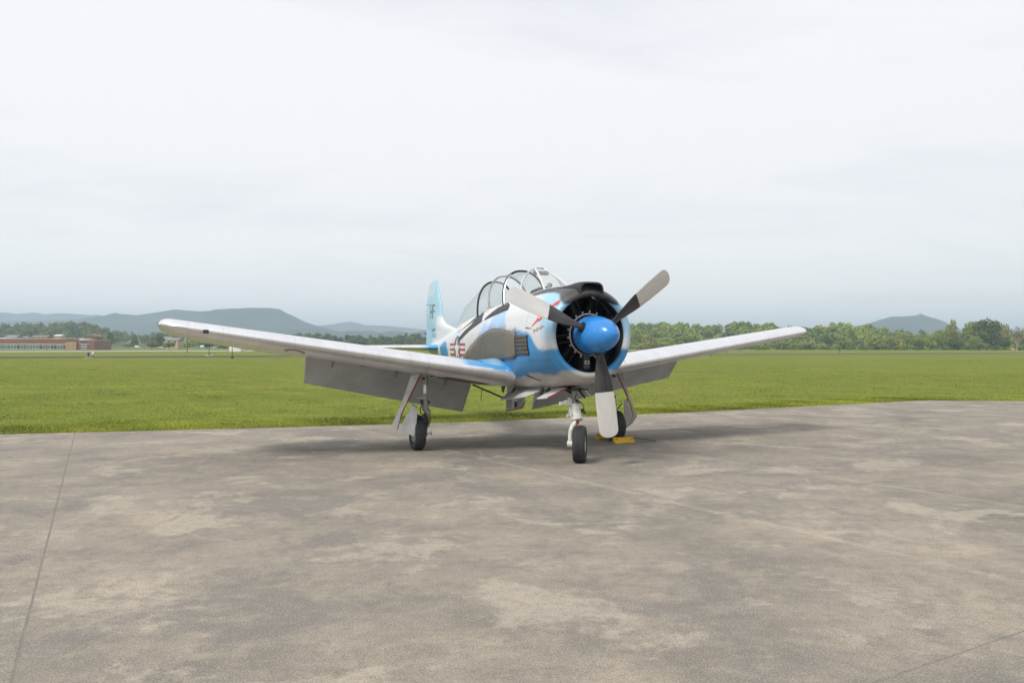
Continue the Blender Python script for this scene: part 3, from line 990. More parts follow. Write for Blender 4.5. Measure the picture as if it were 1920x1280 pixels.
def house(label, u, d, vbase, w, hw, hr, dep, mw, mr, gable_front=False, rz=0.0):
    z0 = zof(vbase, d, u)
    h = empty('house', at(u, d, z0), rz)
    tag(h, label, 'house', 'houses on the hillside beyond the airfield')
    MB().box((0, 0, hw / 2 - 2), (w, dep, hw + 4)).build('wall', mw, h)
    rf = MB()
    o_ = .35
    if gable_front:
        P = [(-w / 2 - o_, -dep / 2 - o_, hw), (w / 2 + o_, -dep / 2 - o_, hw), (0, -dep / 2 - o_, hw + hr)]
        rf.prism(P, (0, dep + 2 * o_, 0))
    else:
        P = [(-w / 2 - o_, -dep / 2 - o_, hw), (-w / 2 - o_, dep / 2 + o_, hw), (-w / 2 - o_ + .2, 0, hw + hr)]
        rf.prism(P, (w + 2 * o_, 0, 0))
    rf.build('roof', mr, h)
    n = max(2, int(w / 3))
    for k in range(n):
        MB().box((-w / 2 + w * (k + .5) / n, -dep / 2 - .03, hw * .55), (.9, .08, 1.1)).build('window', M_NAVYG, h)
    MB().box((w * .3, 0, hw + hr * .9), (.6, .6, 1.2)).build('chimney', M_BRICK, h)
    return h


house('brick house with brown gabled roof right behind the brick building', 176, 430, 640, 6.5, 2.4, 1.9, 7, M_BRICK, M_ROOFB, True)
house('grey roofed house with two pale gables above the left end of the brick building', 26, 470, 636.5, 6.5, 1.2, 1.5, 7, M_WHITEW, M_ROOFG)
house('small white house peeping over the flat roof near the picture edge', 50, 480, 636, 3.5, 0.9, 1.0, 6, M_WHITEW, M_ROOFG)
house('long brown roofed house above the middle of the brick building', 79, 475, 636.5, 9, 1.2, 1.5, 7, M_TANW, M_ROOFB)
house('pink fronted house below the wood on the far left', 112, 560, 632.5, 4.5, 1.0, 1.0, 6, M_TANW, M_WHITEW)
house('small white fronted house on the crest of the green mound', 230, 860, 638, 4.2, 1.4, 1.2, 6, M_WHITEW, M_ROOFB)
house('low house with long white roof at the back of the green mound', 258, 850, 640.2, 15, .5, .9, 7, M_TANW, M_WHITEW)
house('tan house with dark roof under the left wing tip', 327, 470, 645, 7, 2.2, 1.6, 7, M_TANW, M_ROOFG)
house('grey roofed house above the tan house at the wing tip', 316, 540, 638, 4.5, 1.3, 1.2, 6, M_WHITEW, M_ROOFG)

sh = empty('shed', at(444, 262, 0), R(-6))
tag(sh, 'white walled shed with a red gable end seen under the left wing', 'shed')
MB().box((0, 0, .55), (4.0, 3, 1.3)).build('wall', M_WHITEW, sh)
MB().prism([(-2.02, -1.5, 1.2), (-2.02, 1.5, 1.2), (-2.02, 0, 1.75)], (4.05, 0, 0)).build('roof', M_WHITEW, sh)
MB().prism([(-2.06, -1.5, -.1), (-2.06, 1.5, -.1), (-2.06, 1.5, 1.2), (-2.06, 0, 1.78), (-2.06, -1.5, 1.2)], (-.12, 0, 0)).build('gable_end', M_RED, sh)


M_TYRE = simple('rubber', (0.030, 0.030, 0.031), 0.8, gscale=9, bump=.2)


def car(label, u, d, col, L=4.4, van=False, rz=0.0):
    m = simple('car_paint', col, 0.3, gscale=2, grime=.08)
    c = empty('parked_car', at(u, d, -.03), rz)
    tag(c, label, 'van' if van else 'car', 'vehicles parked beyond the runway')
    hl = L / 2
    if van: P = [(-hl, .35), (hl, .35), (hl, .95), (hl - .5, 1.05), (hl - 1.1, 1.95), (-hl, 1.95)]
    else: P = [(-hl, .35), (hl, .35), (hl, .75), (hl - 1.1, .9), (-hl + .5, .92), (-hl, .85)]
    MB().prism([(x, -.85, z) for x, z in P], (0, 1.7, 0)).build('body', m, c, bevel=.06)
    if not van:
        MB().prism([(x, -.72, z) for x, z in [(-hl + .7, .9), (hl - 1.25, .9), (hl - 1.9, 1.42), (-hl + 1.2, 1.42)]], (0, 1.44, 0)).build('cabin', M_NAVYG, c, bevel=.05)
    else:
        MB().box((hl - 1.0, 0, 1.5), (.8, 1.72, .5)).build('cabin_window', M_NAVYG, c)
    for x in (-hl + .8, hl - .8):
        for y in (-.8, .8):
            MB().lathe([(0, -.1), (.32, -.1), (.32, .1), (0, .1)], (x, y, .32), 'Y', 14).build('wheel', M_TYRE, c)


car('white car parked right of the brick building', 194, 560, (.75, .75, .74), rz=.3)
car('dark car parked at the corner of the brick building', 184, 540, (.06, .07, .08), rz=.2)
car('white van parked on the green mound', 258, 690, (.78, .78, .77), 4.4, True)
car('long white van parked below the left wing tip', 297, 690, (.78, .78, .77), 4.8, True)
car('white car parked just below the long white van', 301, 600, (.76, .76, .75), rz=-.2)
car('silver car parked near the pole under the left wing', 400, 600, (.5, .51, .52), rz=.1)

# poles, signs and edge lights on the field
def pole(label, u, d, vtop, pad):
    p = empty('light_pole', at(u, d, -.03)); tag(p, label, 'pole', 'thin dark poles on the field under the left wing')
    H = zof(vtop, d, u)
    MB().tube([(0, 0, 0), (0, 0, H)], .055, 8).build('post', M_DARK, p)
    MB().lathe([(0, 0), (.22, 0), (.20, .25), (.07, .42), (0, .42)], n=12).build('base', M_DARK, p)
    MB().lathe([(0, H), (.10, H), (.12, H + .16), (.06, H + .26), (0, H + .26)], n=10).build('lamp', M_DARK, p)
    if pad: MB().box((0, 0, .04), (1.1, 1.1, .10)).build('concrete_pad', M_WHITEW, p, bevel=.02)


pole('tallest and farthest of the three thin dark poles under the left wing', 351, 232, 634, False)
pole('middle thin dark pole standing on a pale pad under the left wing', 392.3, 153, 641, True)
pole('nearest and shortest thin dark pole under the left wing', 435.5, 119, 650, False)

bs = empty('field_sign', at(379, 300, -.03)); tag(bs, 'small pale sign board on a blue post under the left wing', 'sign')
MB().tube([(0, 0, 0), (0, 0, 1.5)], .16, 8).build('post', simple('blue_post', (.18, .32, .42), .6), bs)
MB().box((0, -.1, 1.75), (1.5, .1, .6)).build('board', M_WHITEW, bs, bevel=.02)

M_LBLUE = simple('blue_lens', (.05, .035, .22), .25)
M_ORANGE = simple('orange_paint', (.62, .20, .04), .5)
t1 = empty('taxiway_light', at(166, 121, -.03)); tag(t1, 'dark blue taxiway light on an orange tinted pad left of the white one', 'light')
MB().box((0, 0, .04), (1.0, .9, .1)).build('concrete_pad', simple('tan_pad', (.46, .33, .2), .9), t1, bevel=.02)
MB().tube([(0, 0, .05), (0, 0, .38)], .05, 8).build('stem', M_DARK, t1)
MB().lathe([(0, .36), (.14, .36), (.17, .55), (.15, .78), (.07, .86), (0, .87)], n=14).build('lens', M_LBLUE, t1, smooth=True)
t2 = empty('taxiway_light', at(174.5, 122, -.03)); tag(t2, 'white topped marker light right of the dark blue one', 'light')
MB().box((0, 0, .04), (.7, .7, .1)).build('concrete_pad', M_ROOFG, t2, bevel=.02)
MB().tube([(0, 0, .05), (0, 0, .5)], .06, 8).build('stem', M_DARK, t2)
MB().lathe([(0, .48), (.12, .48), (.15, .62), (.13, .8), (.05, .88), (0, .88)], n=14).build('lens', M_WHITEW, t2, smooth=True)

for lab, u, d in (('small dark edge marker right under the middle of the right wing', 1333, 148),
                  ('second small edge marker under the right wing, farther from the engine', 1362.5, 212),
                  ('third and farthest small edge marker under the right wing', 1388, 300),
                  ('lone small dark edge marker on the grass right of the wing tip', 1574, 235)):
    e_ = empty('edge_light', at(u, d, -.03)); tag(e_, lab, 'light', 'edge lights on the grass at the right')
    k = d / 200
    MB().tube([(0, 0, 0), (0, 0, .38 * k)], .05, 8).build('stem', M_DARK, e_)
    MB().lathe([(0, .36 * k), (.11, .36 * k), (.12, .5 * k), (.05, .6 * k), (0, .6 * k)], n=12).build('lens', M_DARK, e_, smooth=True)

ms = empty('marker_box', at(1900, 430, -.03)); tag(ms, 'orange and white marker box on the grass at the right edge', 'marker')
MB().box((-.35, 0, .75), (1.5, .8, 1.0)).build('face_panel', simple('pale_orange', (.62, .38, .2), .6), ms, bevel=.03)
MB().box((.65, 0, .65), (.45, .82, 1.2)).build('end_panel', M_ORANGE, ms, bevel=.03)
for x in (-.8, .6): MB().tube([(x, 0, 0), (x, 0, .5)], .06, 6).build('leg', M_DARK, ms)

# ------------------------------------------------------------------ haze of a humid spring day
t = NT('haze_air')
t.n.remove(t.b)
pv = t.node('ShaderNodeVolumePrincipled')
pv.inputs['Color'].default_value = (0.68, 0.82, 1.0, 1)
pv.inputs['Density'].default_value = 3.1e-4
pv.inputs['Anisotropy'].default_value = 0.25
t.l.new(pv.outputs[0], t.out.inputs['Volume'])
MB().box((0, 0, 96), (18400, 18400, 202)).build('haze', t.mat)
tag(bpy.data.objects['haze'], 'thin blue haze hanging over the far hills', 'haze', kind='stuff')
# ------------------------------------------------------------------ the aeroplane: X to its left (picture right), Y aft, Z up, origin under the nose wheel
PLANE = empty('trainer_airplane', (1.06, 12.509, 0), 0.3684)
tag(PLANE, 'blue and white propeller trainer airplane with silver wings parked on the apron', 'airplane')

WHITE, SKY, PALE, MIDB = (.63, .655, .68), (.31, .54, .72), (.34, .54, .78), (.032, .245, .54)
SILV, BLACK, CREAM = (.52, .50, .475), (.020, .021, .024), (.66, .62, .54)


def mat_paint():
    """aircraft enamel; colours sprayed per vertex, dirt and panel wear on top"""
    t = NT('aircraft_enamel')
    a = t.node('ShaderNodeAttribute', attribute_name='paint')
    o = t.coord('Object')
    n = t.noise(t.coord('Object', scale=(1, .25, 1)), 3.0, 6, 0.65, 0.4)
    c = t.mix(t.ramp(n, [(0.42, 0.0), (0.78, 0.30)]), a.outputs['Color'], (0.30, 0.28, 0.25))
    # lap joints between skin panels
    sp = t.node('ShaderNodeSeparateXYZ'); t.l.new(o, sp.inputs[0])
    ln = t.math('PINGPONG', t.math('ADD', sp.outputs['Y'], 0.18), 0.46)
    m = t.math('LESS_THAN', ln, 0.004)
    c = t.mix(t.math('MULTIPLY', m, 0.28), c, (0.10, 0.11, 0.12))
    t.set(c, None, 0.0, 0.5)
    t.l.new(t.math('MULTIPLY_ADD', t.noise(o, 5, 4), 0.22, 0.24), t.b.inputs['Roughness'])
    t.bump(t.noise(o, 1.6, 3), 0.06, 0.03)
    return t.mat


def mat_silver():
    t = NT('silver_wing_skin')
    o = t.coord('Object')
    n = t.noise(t.coord('Object', scale=(2.2, .5, 1)), 2.0, 6, 0.6, 0.3)
    c = t.ramp(n, [(0.30, (0.74, 0.745, 0.765)), (0.70, (0.84, 0.845, 0.865))])
    sp = t.node('ShaderNodeSeparateXYZ'); t.l.new(o, sp.inputs[0])
    ax = t.math('ABSOLUTE', sp.outputs['X'])
    m = t.math('LESS_THAN', t.math('PINGPONG', t.math('ADD', ax, 0.1), 0.53), 0.0035)
    m2 = t.math('LESS_THAN', t.math('PINGPONG', t.math('SUBTRACT', sp.outputs['Y'], 1.05), 0.62), 0.003)
    c = t.mix(t.math('MULTIPLY', t.math('MAXIMUM', m, m2), 0.26), c, (0.16, 0.155, 0.15))
    # oil and dust streaks run aft
    st = t.noise(t.coord('Object', scale=(9, .35, 1)), 1.6, 5, 0.6)
    c = t.mix(t.ramp(st, [(0.56, 0.0), (0.74, 0.28)]), c, (0.40, 0.385, 0.365))
    t.set(c, None, 0.72, 0.5)
    t.l.new(t.math('MULTIPLY_ADD', t.noise(o, 2, 2), 0.10, 0.29), t.b.inputs['Roughness'])
    t.bump(t.noise(t.coord('Object', scale=(1, 1, 1)), 2.4, 2), 0.08, 0.03)
    return t.mat


M_PAINT, M_SILVER = mat_paint(), mat_silver()
M_FLAP = simple('flap_grey', (.58, .58, .585), .6, 0.1, gscale=2.2, grime=.22)
M_GEAR = simple('white_gear_enamel', (.66, .65, .62), .45, gscale=14, grime=.35)
M_GREYG = simple('grey_gear', (.34, .335, .32), .5, .2, gscale=14, grime=.35)
M_ALU = simple('bare_aluminium', (.72, .72, .73), .32, .9, gscale=8)
M_CHROME = simple('oleo_chrome', (.80, .80, .80), .15, 1.0, gscale=8, grime=.05)
M_BLACKP = simple('black_paint', (.016, .016, .018), .5, gscale=6)
M_ENGINE = simple('engine_metal', (.020, .021, .022), .5, .5, gscale=20, grime=.4)
M_CASE = simple('crankcase_grey', (.05, .053, .056), .5, .2, gscale=20)
M_RINGM = simple('ignition_ring', (.50, .50, .48), .4, .6, gscale=20)
M_SPIN = simple('spinner_blue', (.028, .225, .62), .26, 0, .6, gscale=4, grime=.10)
M_DOORW = simple('door_white', (.60, .60, .59), .45, 0, gscale=5, grime=.3)
M_DOORSHADE = simple('door_shaded_grey', (.30, .30, .29), .5, 0, gscale=5, grime=.3)  # port gear doors: their shade is put into a darker grey
M_REDT = simple('door_edge_red', (.30, .02, .025), .5, gscale=8)
M_HUBW = simple('wheel_hub', (.62, .61, .58), .45, .3, gscale=10, grime=.3)
M_YEL = simple('chock_yellow', (.72, .42, .015), .55, gscale=7, grime=.35)
M_INSB = simple('insignia_grey', (.13, .14, .18), .5, gscale=3)
M_INSW = simple('insignia_white', (.68, .66, .64), .5, gscale=5)
M_INSR = simple('insignia_red', (.37, .06, .065), .5, gscale=5)
M_LETTER = simple('lettering_grey', (.16, .19, .22), .5, gscale=5)
M_ARTR = simple('nose_art_red', (.66, .075, .055), .5, gscale=7)
M_ARTO = simple('nose_art_orange', (.60, .22, .10), .5, gscale=7)
M_SEAT = simple('seat_fabric', (.36, .31, .25), .9, gscale=9)


def mat_exhaust():
    t = NT('heat_stained_steel')
    o = t.coord('Object')
    n = t.noise(t.coord('Object', scale=(1, .4, 1)), 3.2, 6, 0.6, 0.6)
    c = t.ramp(n, [(0.30, (0.110, 0.102, 0.092)), (0.52, (0.155, 0.138, 0.119)), (0.75, (0.205, 0.170, 0.134))])
    sp = t.node('ShaderNodeSeparateXYZ'); t.l.new(o, sp.inputs[0])
    # browned by heat near the stacks at the front
    fr = t.ramp(t.math('MULTIPLY', sp.outputs['Y'], 0.25), [(0.10, 0.55), (0.42, 0.0)])
    c = t.mix(fr, c, (0.30, 0.225, 0.165))
    t.set(c, 0.48, 0.35, 0.4)
    t.bump(t.noise(o, 14, 3), 0.10, 0.01)
    return t.mat


M_EXH = mat_exhaust()
M_EXHD = simple('sooty_steel', (.115, .102, .088), .6, .3, gscale=12, grime=.4)


def mat_glass():
    t = NT('canopy_glass')
    t.n.remove(t.b)
    tr = t.node('ShaderNodeBsdfTransparent'); tr.inputs[0].default_value = (0.93, 0.95, 0.95, 1)
    gl = t.node('ShaderNodeBsdfGlossy'); gl.inputs['Roughness'].default_value = 0.04
    df = t.node('ShaderNodeBsdfDiffuse'); df.inputs[0].default_value = (0.75, 0.74, 0.70, 1)
    fz0 = t.node('ShaderNodeLayerWeight'); fz0.inputs[0].default_value = 0.5
    fzo = t.math('MULTIPLY_ADD', t.math('POWER', fz0.outputs['Facing'], 4.0), 0.55, 0.03)
    m0 = t.node('ShaderNodeMixShader'); m0.inputs[0].default_value = 0.05      # haze and dust on the perspex
    t.l.new(tr.outputs[0], m0.inputs[1]); t.l.new(df.outputs[0], m0.inputs[2])
    m = t.node('ShaderNodeMixShader')
    t.l.new(fzo, m.inputs[0]); t.l.new(m0.outputs[0], m.inputs[1]); t.l.new(gl.outputs[0], m.inputs[2])
    t.l.new(m.outputs[0], t.out.inputs[0])
    return t.mat


M_GLASS = mat_glass()
ST=np.array([
# Y, ztop, zbot, halfw, zc, ntop, nbot
(-0.38,2.675,1.295,.690,1.985,2.0,2.0),
(-0.28,2.712,1.252,.728,1.985,2.0,2.0),
( 0.00,2.745,1.200,.745,1.975,2.0,2.05),
( 0.40,2.765,1.150,.745,1.95,2.05,2.15),
( 0.75,2.770,1.120,.735,1.93,2.1,2.3),
( 1.30,2.740,1.085,.710,1.90,2.3,2.5),
( 2.00,2.690,1.055,.670,1.87,2.6,2.6),
( 3.00,2.610,1.040,.620,1.84,2.7,2.6),
( 4.00,2.500,1.060,.540,1.82,2.5,2.5),
( 5.00,2.380,1.140,.445,1.82,2.35,2.3),
( 6.00,2.245,1.260,.335,1.81,2.2,2.2),
( 7.00,2.090,1.400,.225,1.79,2.1,2.1),
( 8.00,1.935,1.540,.140,1.77,2.1,2.1),
( 8.80,1.850,1.640,.080,1.76,2.0,2.0),
( 9.10,1.815,1.700,.030,1.76,2.0,2.0)])
def pchip(x,y,xi):
    h=np.diff(x); d=np.diff(y)/h; m=np.zeros_like(y)
    for i in range(1,len(x)-1):
        if d[i-1]*d[i]>0:
            w1=2*h[i]+h[i-1]; w2=h[i]+2*h[i-1]; m[i]=(w1+w2)/(w1/d[i-1]+w2/d[i])
    m[0]=d[0]; m[-1]=d[-1]
    xi=np.clip(np.asarray(xi,float),x[0],x[-1]); k=np.clip(np.searchsorted(x,xi)-1,0,len(h)-1)
    t=(xi-x[k])/h[k]
    return (2*t**3-3*t**2+1)*y[k]+(t**3-2*t**2+t)*h[k]*m[k]+(-2*t**3+3*t**2)*y[k+1]+(t**3-t**2)*h[k]*m[k+1]
def sec(Y): return [pchip(ST[:,0],ST[:,i],Y) for i in range(1,7)]
def halfw(Y,z):
    zt,zb,w,zc,nt,nb=sec(Y)
    z=np.asarray(z,float)
    up=np.clip((z-zc)/(zt-zc),0,1); dn=np.clip((zc-z)/(zc-zb),0,1)
    return np.where(z>zc,w*(1-up**nt)**(1/nt),w*(1-dn**nb)**(1/nb))


# ---- paint scheme in side view (Y aft, z up)
def sd_poly(Y, Z, poly):
    """signed distance (negative inside)"""
    P = np.stack([Y, Z], -1).astype(float)
    d = np.full(P.shape[0], 1e9); inside = np.zeros(P.shape[0], bool)
    n = len(poly)
    for i in range(n):
        a, b = np.array(poly[i], float), np.array(poly[(i + 1) % n], float)
        e, w = b - a, P - a
        t = np.clip((w @ e) / (e @ e), 0, 1)
        q = w - t[:, None] * e
        d = np.minimum(d, (q ** 2).sum(-1))
        c1, c2 = P[:, 1] >= a[1], P[:, 1] < b[1]
        c3 = e[0] * w[:, 1] > e[1] * w[:, 0]
        inside ^= (c1 & c2 & c3) | (~c1 & ~c2 & ~c3)
    d = np.sqrt(d)
    return np.where(inside, -d, d)


P_MID = [(-.60, 1.80), (-.28, 1.745), (-.04, 1.76), (.11, 1.883), (.24, 1.985), (.36, 2.02), (.62, 2.055), (1.0, 2.09), (1.4, 2.02), (3.6, 1.66), (4.3, 1.45), (4.3, 1.25),
         (2.2, 1.17), (2.03, 1.19), (1.78, 1.235), (1.585, 1.257), (1.25, 1.275), (.934, 1.308), (.80, 1.335), (.661, 1.379), (.45, 1.385), (.228, 1.367), (-.02, 1.372), (-.178, 1.396), (-.33, 1.43), (-.60, 1.47)]
P_SKY = [(-.6, 1.93), (-.25, 1.96), (-.13, 2.05), (-.02, 2.22), (.10, 2.40), (.40, 2.58), (.62, 2.72), (.5, 2.9), (-.6, 2.9)]
P_PALE = [(2.09, 2.40), (1.70, 2.42), (1.62, 2.30), (1.46, 2.117), (1.6, 2.05), (1.87, 2.10), (2.65, 2.05), (3.13, 1.93), (3.05, 2.03), (2.86, 2.236), (2.70, 2.215), (2.55, 2.169), (2.45, 2.25), (2.36, 2.33)]
P_AFT = [(6.25, 1.35), (7.25, 1.4), (7.15, 1.82), (6.8, 1.90), (6.4, 1.92), (6.2, 1.70)]
P_CREAM = [(3.5, 1.75), (4.1, 1.5), (4.2, 1.9), (3.8, 2.1), (3.45, 1.98)]
P_GREYP = [(4.35, 1.95), (5.2, 1.7), (5.9, 1.6), (5.75, 2.05), (5.0, 2.25), (4.6, 2.12)]


EXH = [(4.42, 1.56), (4.10, 1.68), (3.822, 1.776), (3.47, 1.88), (3.152, 1.964), (2.9, 2.02), (2.647, 2.067), (2.43, 2.10), (2.227, 2.123), (2.05, 2.13), (1.87, 2.125), (1.517, 2.1), (1.2, 2.07), (.90, 2.043),
       (.90, 1.645), (1.105, 1.596), (1.407, 1.587), (1.881, 1.555), (2.607, 1.50), (3.482, 1.45), (4.2, 1.45)]


def blend(c, col, w):
    return c * (1 - w[:, None]) + np.array(col)[None] * w[:, None]


def sstep(d, soft): return np.clip(0.5 - d / (2 * soft), 0, 1) ** 1.0


def paint(X, Y, Z):
    wob = 0.018 * np.sin(Y * 9 + Z * 4) + 0.012 * np.sin(Y * 21 + 1.7 + Z * 13) + .008 * np.sin(Z * 40 + Y * 5)
    c = np.tile(np.array(WHITE), (len(Y), 1))
    c = blend(c, (.60, .64, .72), sstep(sd_poly(Y, Z, P_GREYP), .05))
    c = blend(c, CREAM, sstep(sd_poly(Y, Z, P_CREAM), .12) * .8)
    c = blend(c, SKY, sstep(sd_poly(Y, Z, P_SKY) + wob * .5, .11))
    c = blend(c, PALE, sstep(sd_poly(Y, Z, P_PALE), .022))
    c = blend(c, MIDB, sstep(sd_poly(Y, Z, P_AFT) + wob * .5, .03))
    # silver belly below a wavy line
    bl = np.interp(Y, [-.6, -.33, -.178, -.02, .228, .45, .661, .8, .934, 1.25, 1.585, 1.78, 2.03, 2.6, 9], [1.47, 1.43, 1.396, 1.372, 1.367, 1.385, 1.379, 1.335, 1.308, 1.275, 1.257, 1.235, 1.19, 1.22, 1.35])
    c = blend(c, SILV, sstep(Z - bl + wob * .4, .022))
    c = blend(c, MIDB, sstep(sd_poly(Y, Z, P_MID) + wob * .35, .020))
    ex = sd_poly(Y, Z, EXH)                                  # soot creeping out round the exhaust shroud
    c = blend(c, (.20, .175, .15), np.clip(1 - (ex + wob * 1.5) / .075, 0, 1) * .55)
    # flat black anti-glare deck from the cowl lip to the windshield and the open cockpit well
    ag = np.interp(Y, [-.6, -.40, -.30, -.155, .1, .39, 1.0, 1.55], [2.40, 2.44, 2.53, 2.60, 2.645, 2.66, 2.62, 2.60])
    c = blend(c, BLACK, sstep(ag - Z, .012) * (Y < 1.6))
    cw = np.maximum(np.abs(X) - .37, np.maximum(1.45 - Y, Y - 5.1))
    c = blend(c, BLACK, sstep(cw, .01) * (Z > 2.2))
    return c


def COCKPIT_W(Y): return float(np.interp(Y, [1.5, 3.2, 5.0], [.405, .395, .32]))


def fus_ring(Y, n, k=1.0, dz=0.0):
    zt, zb, w, zc, nt, nb = [float(q) for q in sec(Y)]
    out = []
    for j in range(n):
        a = 2 * math.pi * j / n            # 0 = bottom
        s, c = math.sin(a), -math.cos(a)
        nn = nt if c > 0 else nb
        hh = (zt - zc) if c > 0 else (zc - zb)
        x = math.copysign(abs(s) ** (2 / nn), s) * w * k
        z = zc + math.copysign(abs(c) ** (2 / nn), c) * hh * k
        if 1.5 < Y < 5.0 and c > 0 and abs(x) < COCKPIT_W(Y): z = min(z, 2.12)      # open cockpit well
        out.append((x, Y, z + dz))
    return out


def painted_loft(name, rows, parent, close=True, caps=()):
    n = len(rows[0])
    V = np.array([p for r in rows for p in r], float)
    mb = MB()
    fs = []
    for i in range(len(rows) - 1):
        for j in range(n):
            j2 = (j + 1) % n
            fs.append((i * n + j, i * n + j2, (i + 1) * n + j2, (i + 1) * n + j))
    for k in caps: fs.append(tuple(range(k * n, k * n + n)))
    mb.add(V, fs)
    mb.c = [tuple(c) for c in paint(V[:, 0], V[:, 1], V[:, 2])]
    return mb, V


NR = 144
# cowling: rounded lip turning into the opening
rows = []
Rin = 0.572
for t_ in np.linspace(0, 1, 7):     # inside of the lip
    Y = 0.02 - .36 * t_; r_ = .655 - (.655 - Rin - .004) * t_ ** 1.5
    rows.append([(r_ * math.sin(2 * math.pi * j / NR), Y, 1.985 - r_ * math.cos(2 * math.pi * j / NR)) for j in range(NR)])
for t_ in np.linspace(0.1, 1, 10):  # nose radius of the lip
    a = math.pi * t_ * .92
    r_ = Rin + .055 - .055 * math.cos(a); Y = -.345 - .062 * math.sin(a)
    rows.append([(r_ * math.sin(2 * math.pi * j / NR), Y, 1.985 - r_ * math.cos(2 * math.pi * j / NR)) for j in range(NR)])
for Y in np.linspace(-.33, .445, 40): rows.append(fus_ring(Y, NR))
mb, V = painted_loft('cowling', rows, PLANE)
inner = 7 * NR
for i in range(inner): mb.c[i] = BLACK
COWL = mb.build('cowling', M_PAINT, PLANE, smooth=True, color=True, recalc=False, angle=60)
# fuselage shell
rows = [fus_ring(Y, NR) for Y in np.concatenate([np.linspace(.452, 4.4, 200), np.linspace(4.43, 9.1, 110)])]
mb, V = painted_loft('fuselage', rows, PLANE, caps=(0, len(rows) - 1))
FUS = mb.build('fuselage', M_PAINT, PLANE, smooth=True, color=True, recalc=False, angle=60)
for ob in (COWL, FUS):
    bm = bmesh.new(); bm.from_mesh(ob.data); bmesh.ops.recalc_face_normals(bm, faces=bm.faces); bm.to_mesh(ob.data); bm.free()


# ---- things laid on the skin
def subdiv(tris, maxlen):
    out = []
    stack = list(tris)
    while stack:
        a, b, c = stack.pop()
        L = [((a[0] - b[0]) ** 2 + (a[1] - b[1]) ** 2), ((b[0] - c[0]) ** 2 + (b[1] - c[1]) ** 2), ((c[0] - a[0]) ** 2 + (c[1] - a[1]) ** 2)]
        m = max(L)
        if m > maxlen ** 2:
            k = L.index(m)
            if k == 1: a, b, c = b, c, a
            elif k == 2: a, b, c = c, a, b
            q = ((a[0] + b[0]) / 2, (a[1] + b[1]) / 2)
            stack += [(a, q, c), (q, b, c)]
        else: out.append((a, b, c))
    return out


def poly_tris(poly):
    bm = bmesh.new()
    vs_ = [bm.verts.new((p[0], p[1], 0)) for p in poly]
    f = bm.faces.new(vs_)
    bmesh.ops.triangulate(bm, faces=[f])
    r = [tuple((v.co.x, v.co.y) for v in f.verts) for f in bm.faces]
    bm.free()
    return r


def skin_x(Y, Z): return float(halfw(Y, Z))


def decal(name, tris, mat, parent, side=-1, off=.004, surf=skin_x, step=.05, thick=0.0):
    """polygons given in side view (Y,z) laid on the skin"""
    mb = MB(); key = {}
    vs_, fs_ = [], []

    def vid(p):
        k = (round(p[0], 5), round(p[1], 5))
        if k not in key:
            key[k] = len(vs_); vs_.append((side * (surf(p[0], p[1]) + off), p[0], p[1]))
        return key[k]
    for t_ in subdiv(tris, step):
        ids = [vid(p) for p in t_]
        if len(set(ids)) == 3: fs_.append(tuple(ids))
    mb.add(vs_, fs_)
    o = mb.build(name, mat, parent, smooth=True)
    if thick:
        s_ = o.modifiers.new('skin', 'SOLIDIFY'); s_.thickness = thick; s_.offset = 0
    return o


for sd in (-1, 1):
    pan = decal('exhaust_panel', poly_tris(EXH), M_EXH, FUS, sd, .016, step=.12, thick=.016)
    # recessed bay with the stub stacks and louvres at its front
    bay = MB()
    G = []
    for Y in np.linspace(.335, .90, 8):
        G.append([(sd * (skin_x(Y, z) + .006 + .014 * (Y - .33) / .57), Y, z) for z in np.linspace(1.665, 1.985, 7)])
    bay.grid(G)
    bay.build('exhaust_bay', M_BLACKP, COWL, recalc=False)
    for k in range(5):
        z0 = 1.672 + k * .064
        G = []
        for Y in np.linspace(.345, .905, 7):
            tt = (Y - .345) / .56
            row = []
            for q in range(7):
                b_ = math.pi * q / 6
                z_ = z0 + .002 + .0585 * q / 6
                row.append((sd * (skin_x(Y, z_) + .012 + .007 * math.sin(b_) ** .5), Y, z_))
            G.append(row)
        fl = MB().grid(G)
        ob = fl.build('exhaust_louvre', M_EXHD, COWL, smooth=True)
        s_ = ob.modifiers.new('t', 'SOLIDIFY'); s_.thickness = .006
    # bead of fasteners/edge strip around the panel
    # black sheets painting the dark of the cockpit openings above the sill
    decal('cockpit_gap_shade', poly_tris([(1.63, 2.44), (2.26, 2.374), (2.9, 2.297), (2.93, 2.315), (2.70, 2.40), (2.45, 2.50), (2.25, 2.585), (2.0, 2.585), (1.72, 2.53)]), M_BLACKP, FUS, sd, .008, step=.07)
    decal('cockpit_gap_shade', poly_tris([(3.065, 2.278), (3.99, 2.115), (4.84, 1.905), (4.89, 1.985), (4.4, 2.135), (3.95, 2.24), (3.80, 2.36), (3.72, 2.42), (3.30, 2.45)]), M_BLACKP, FUS, sd, .008, step=.07)

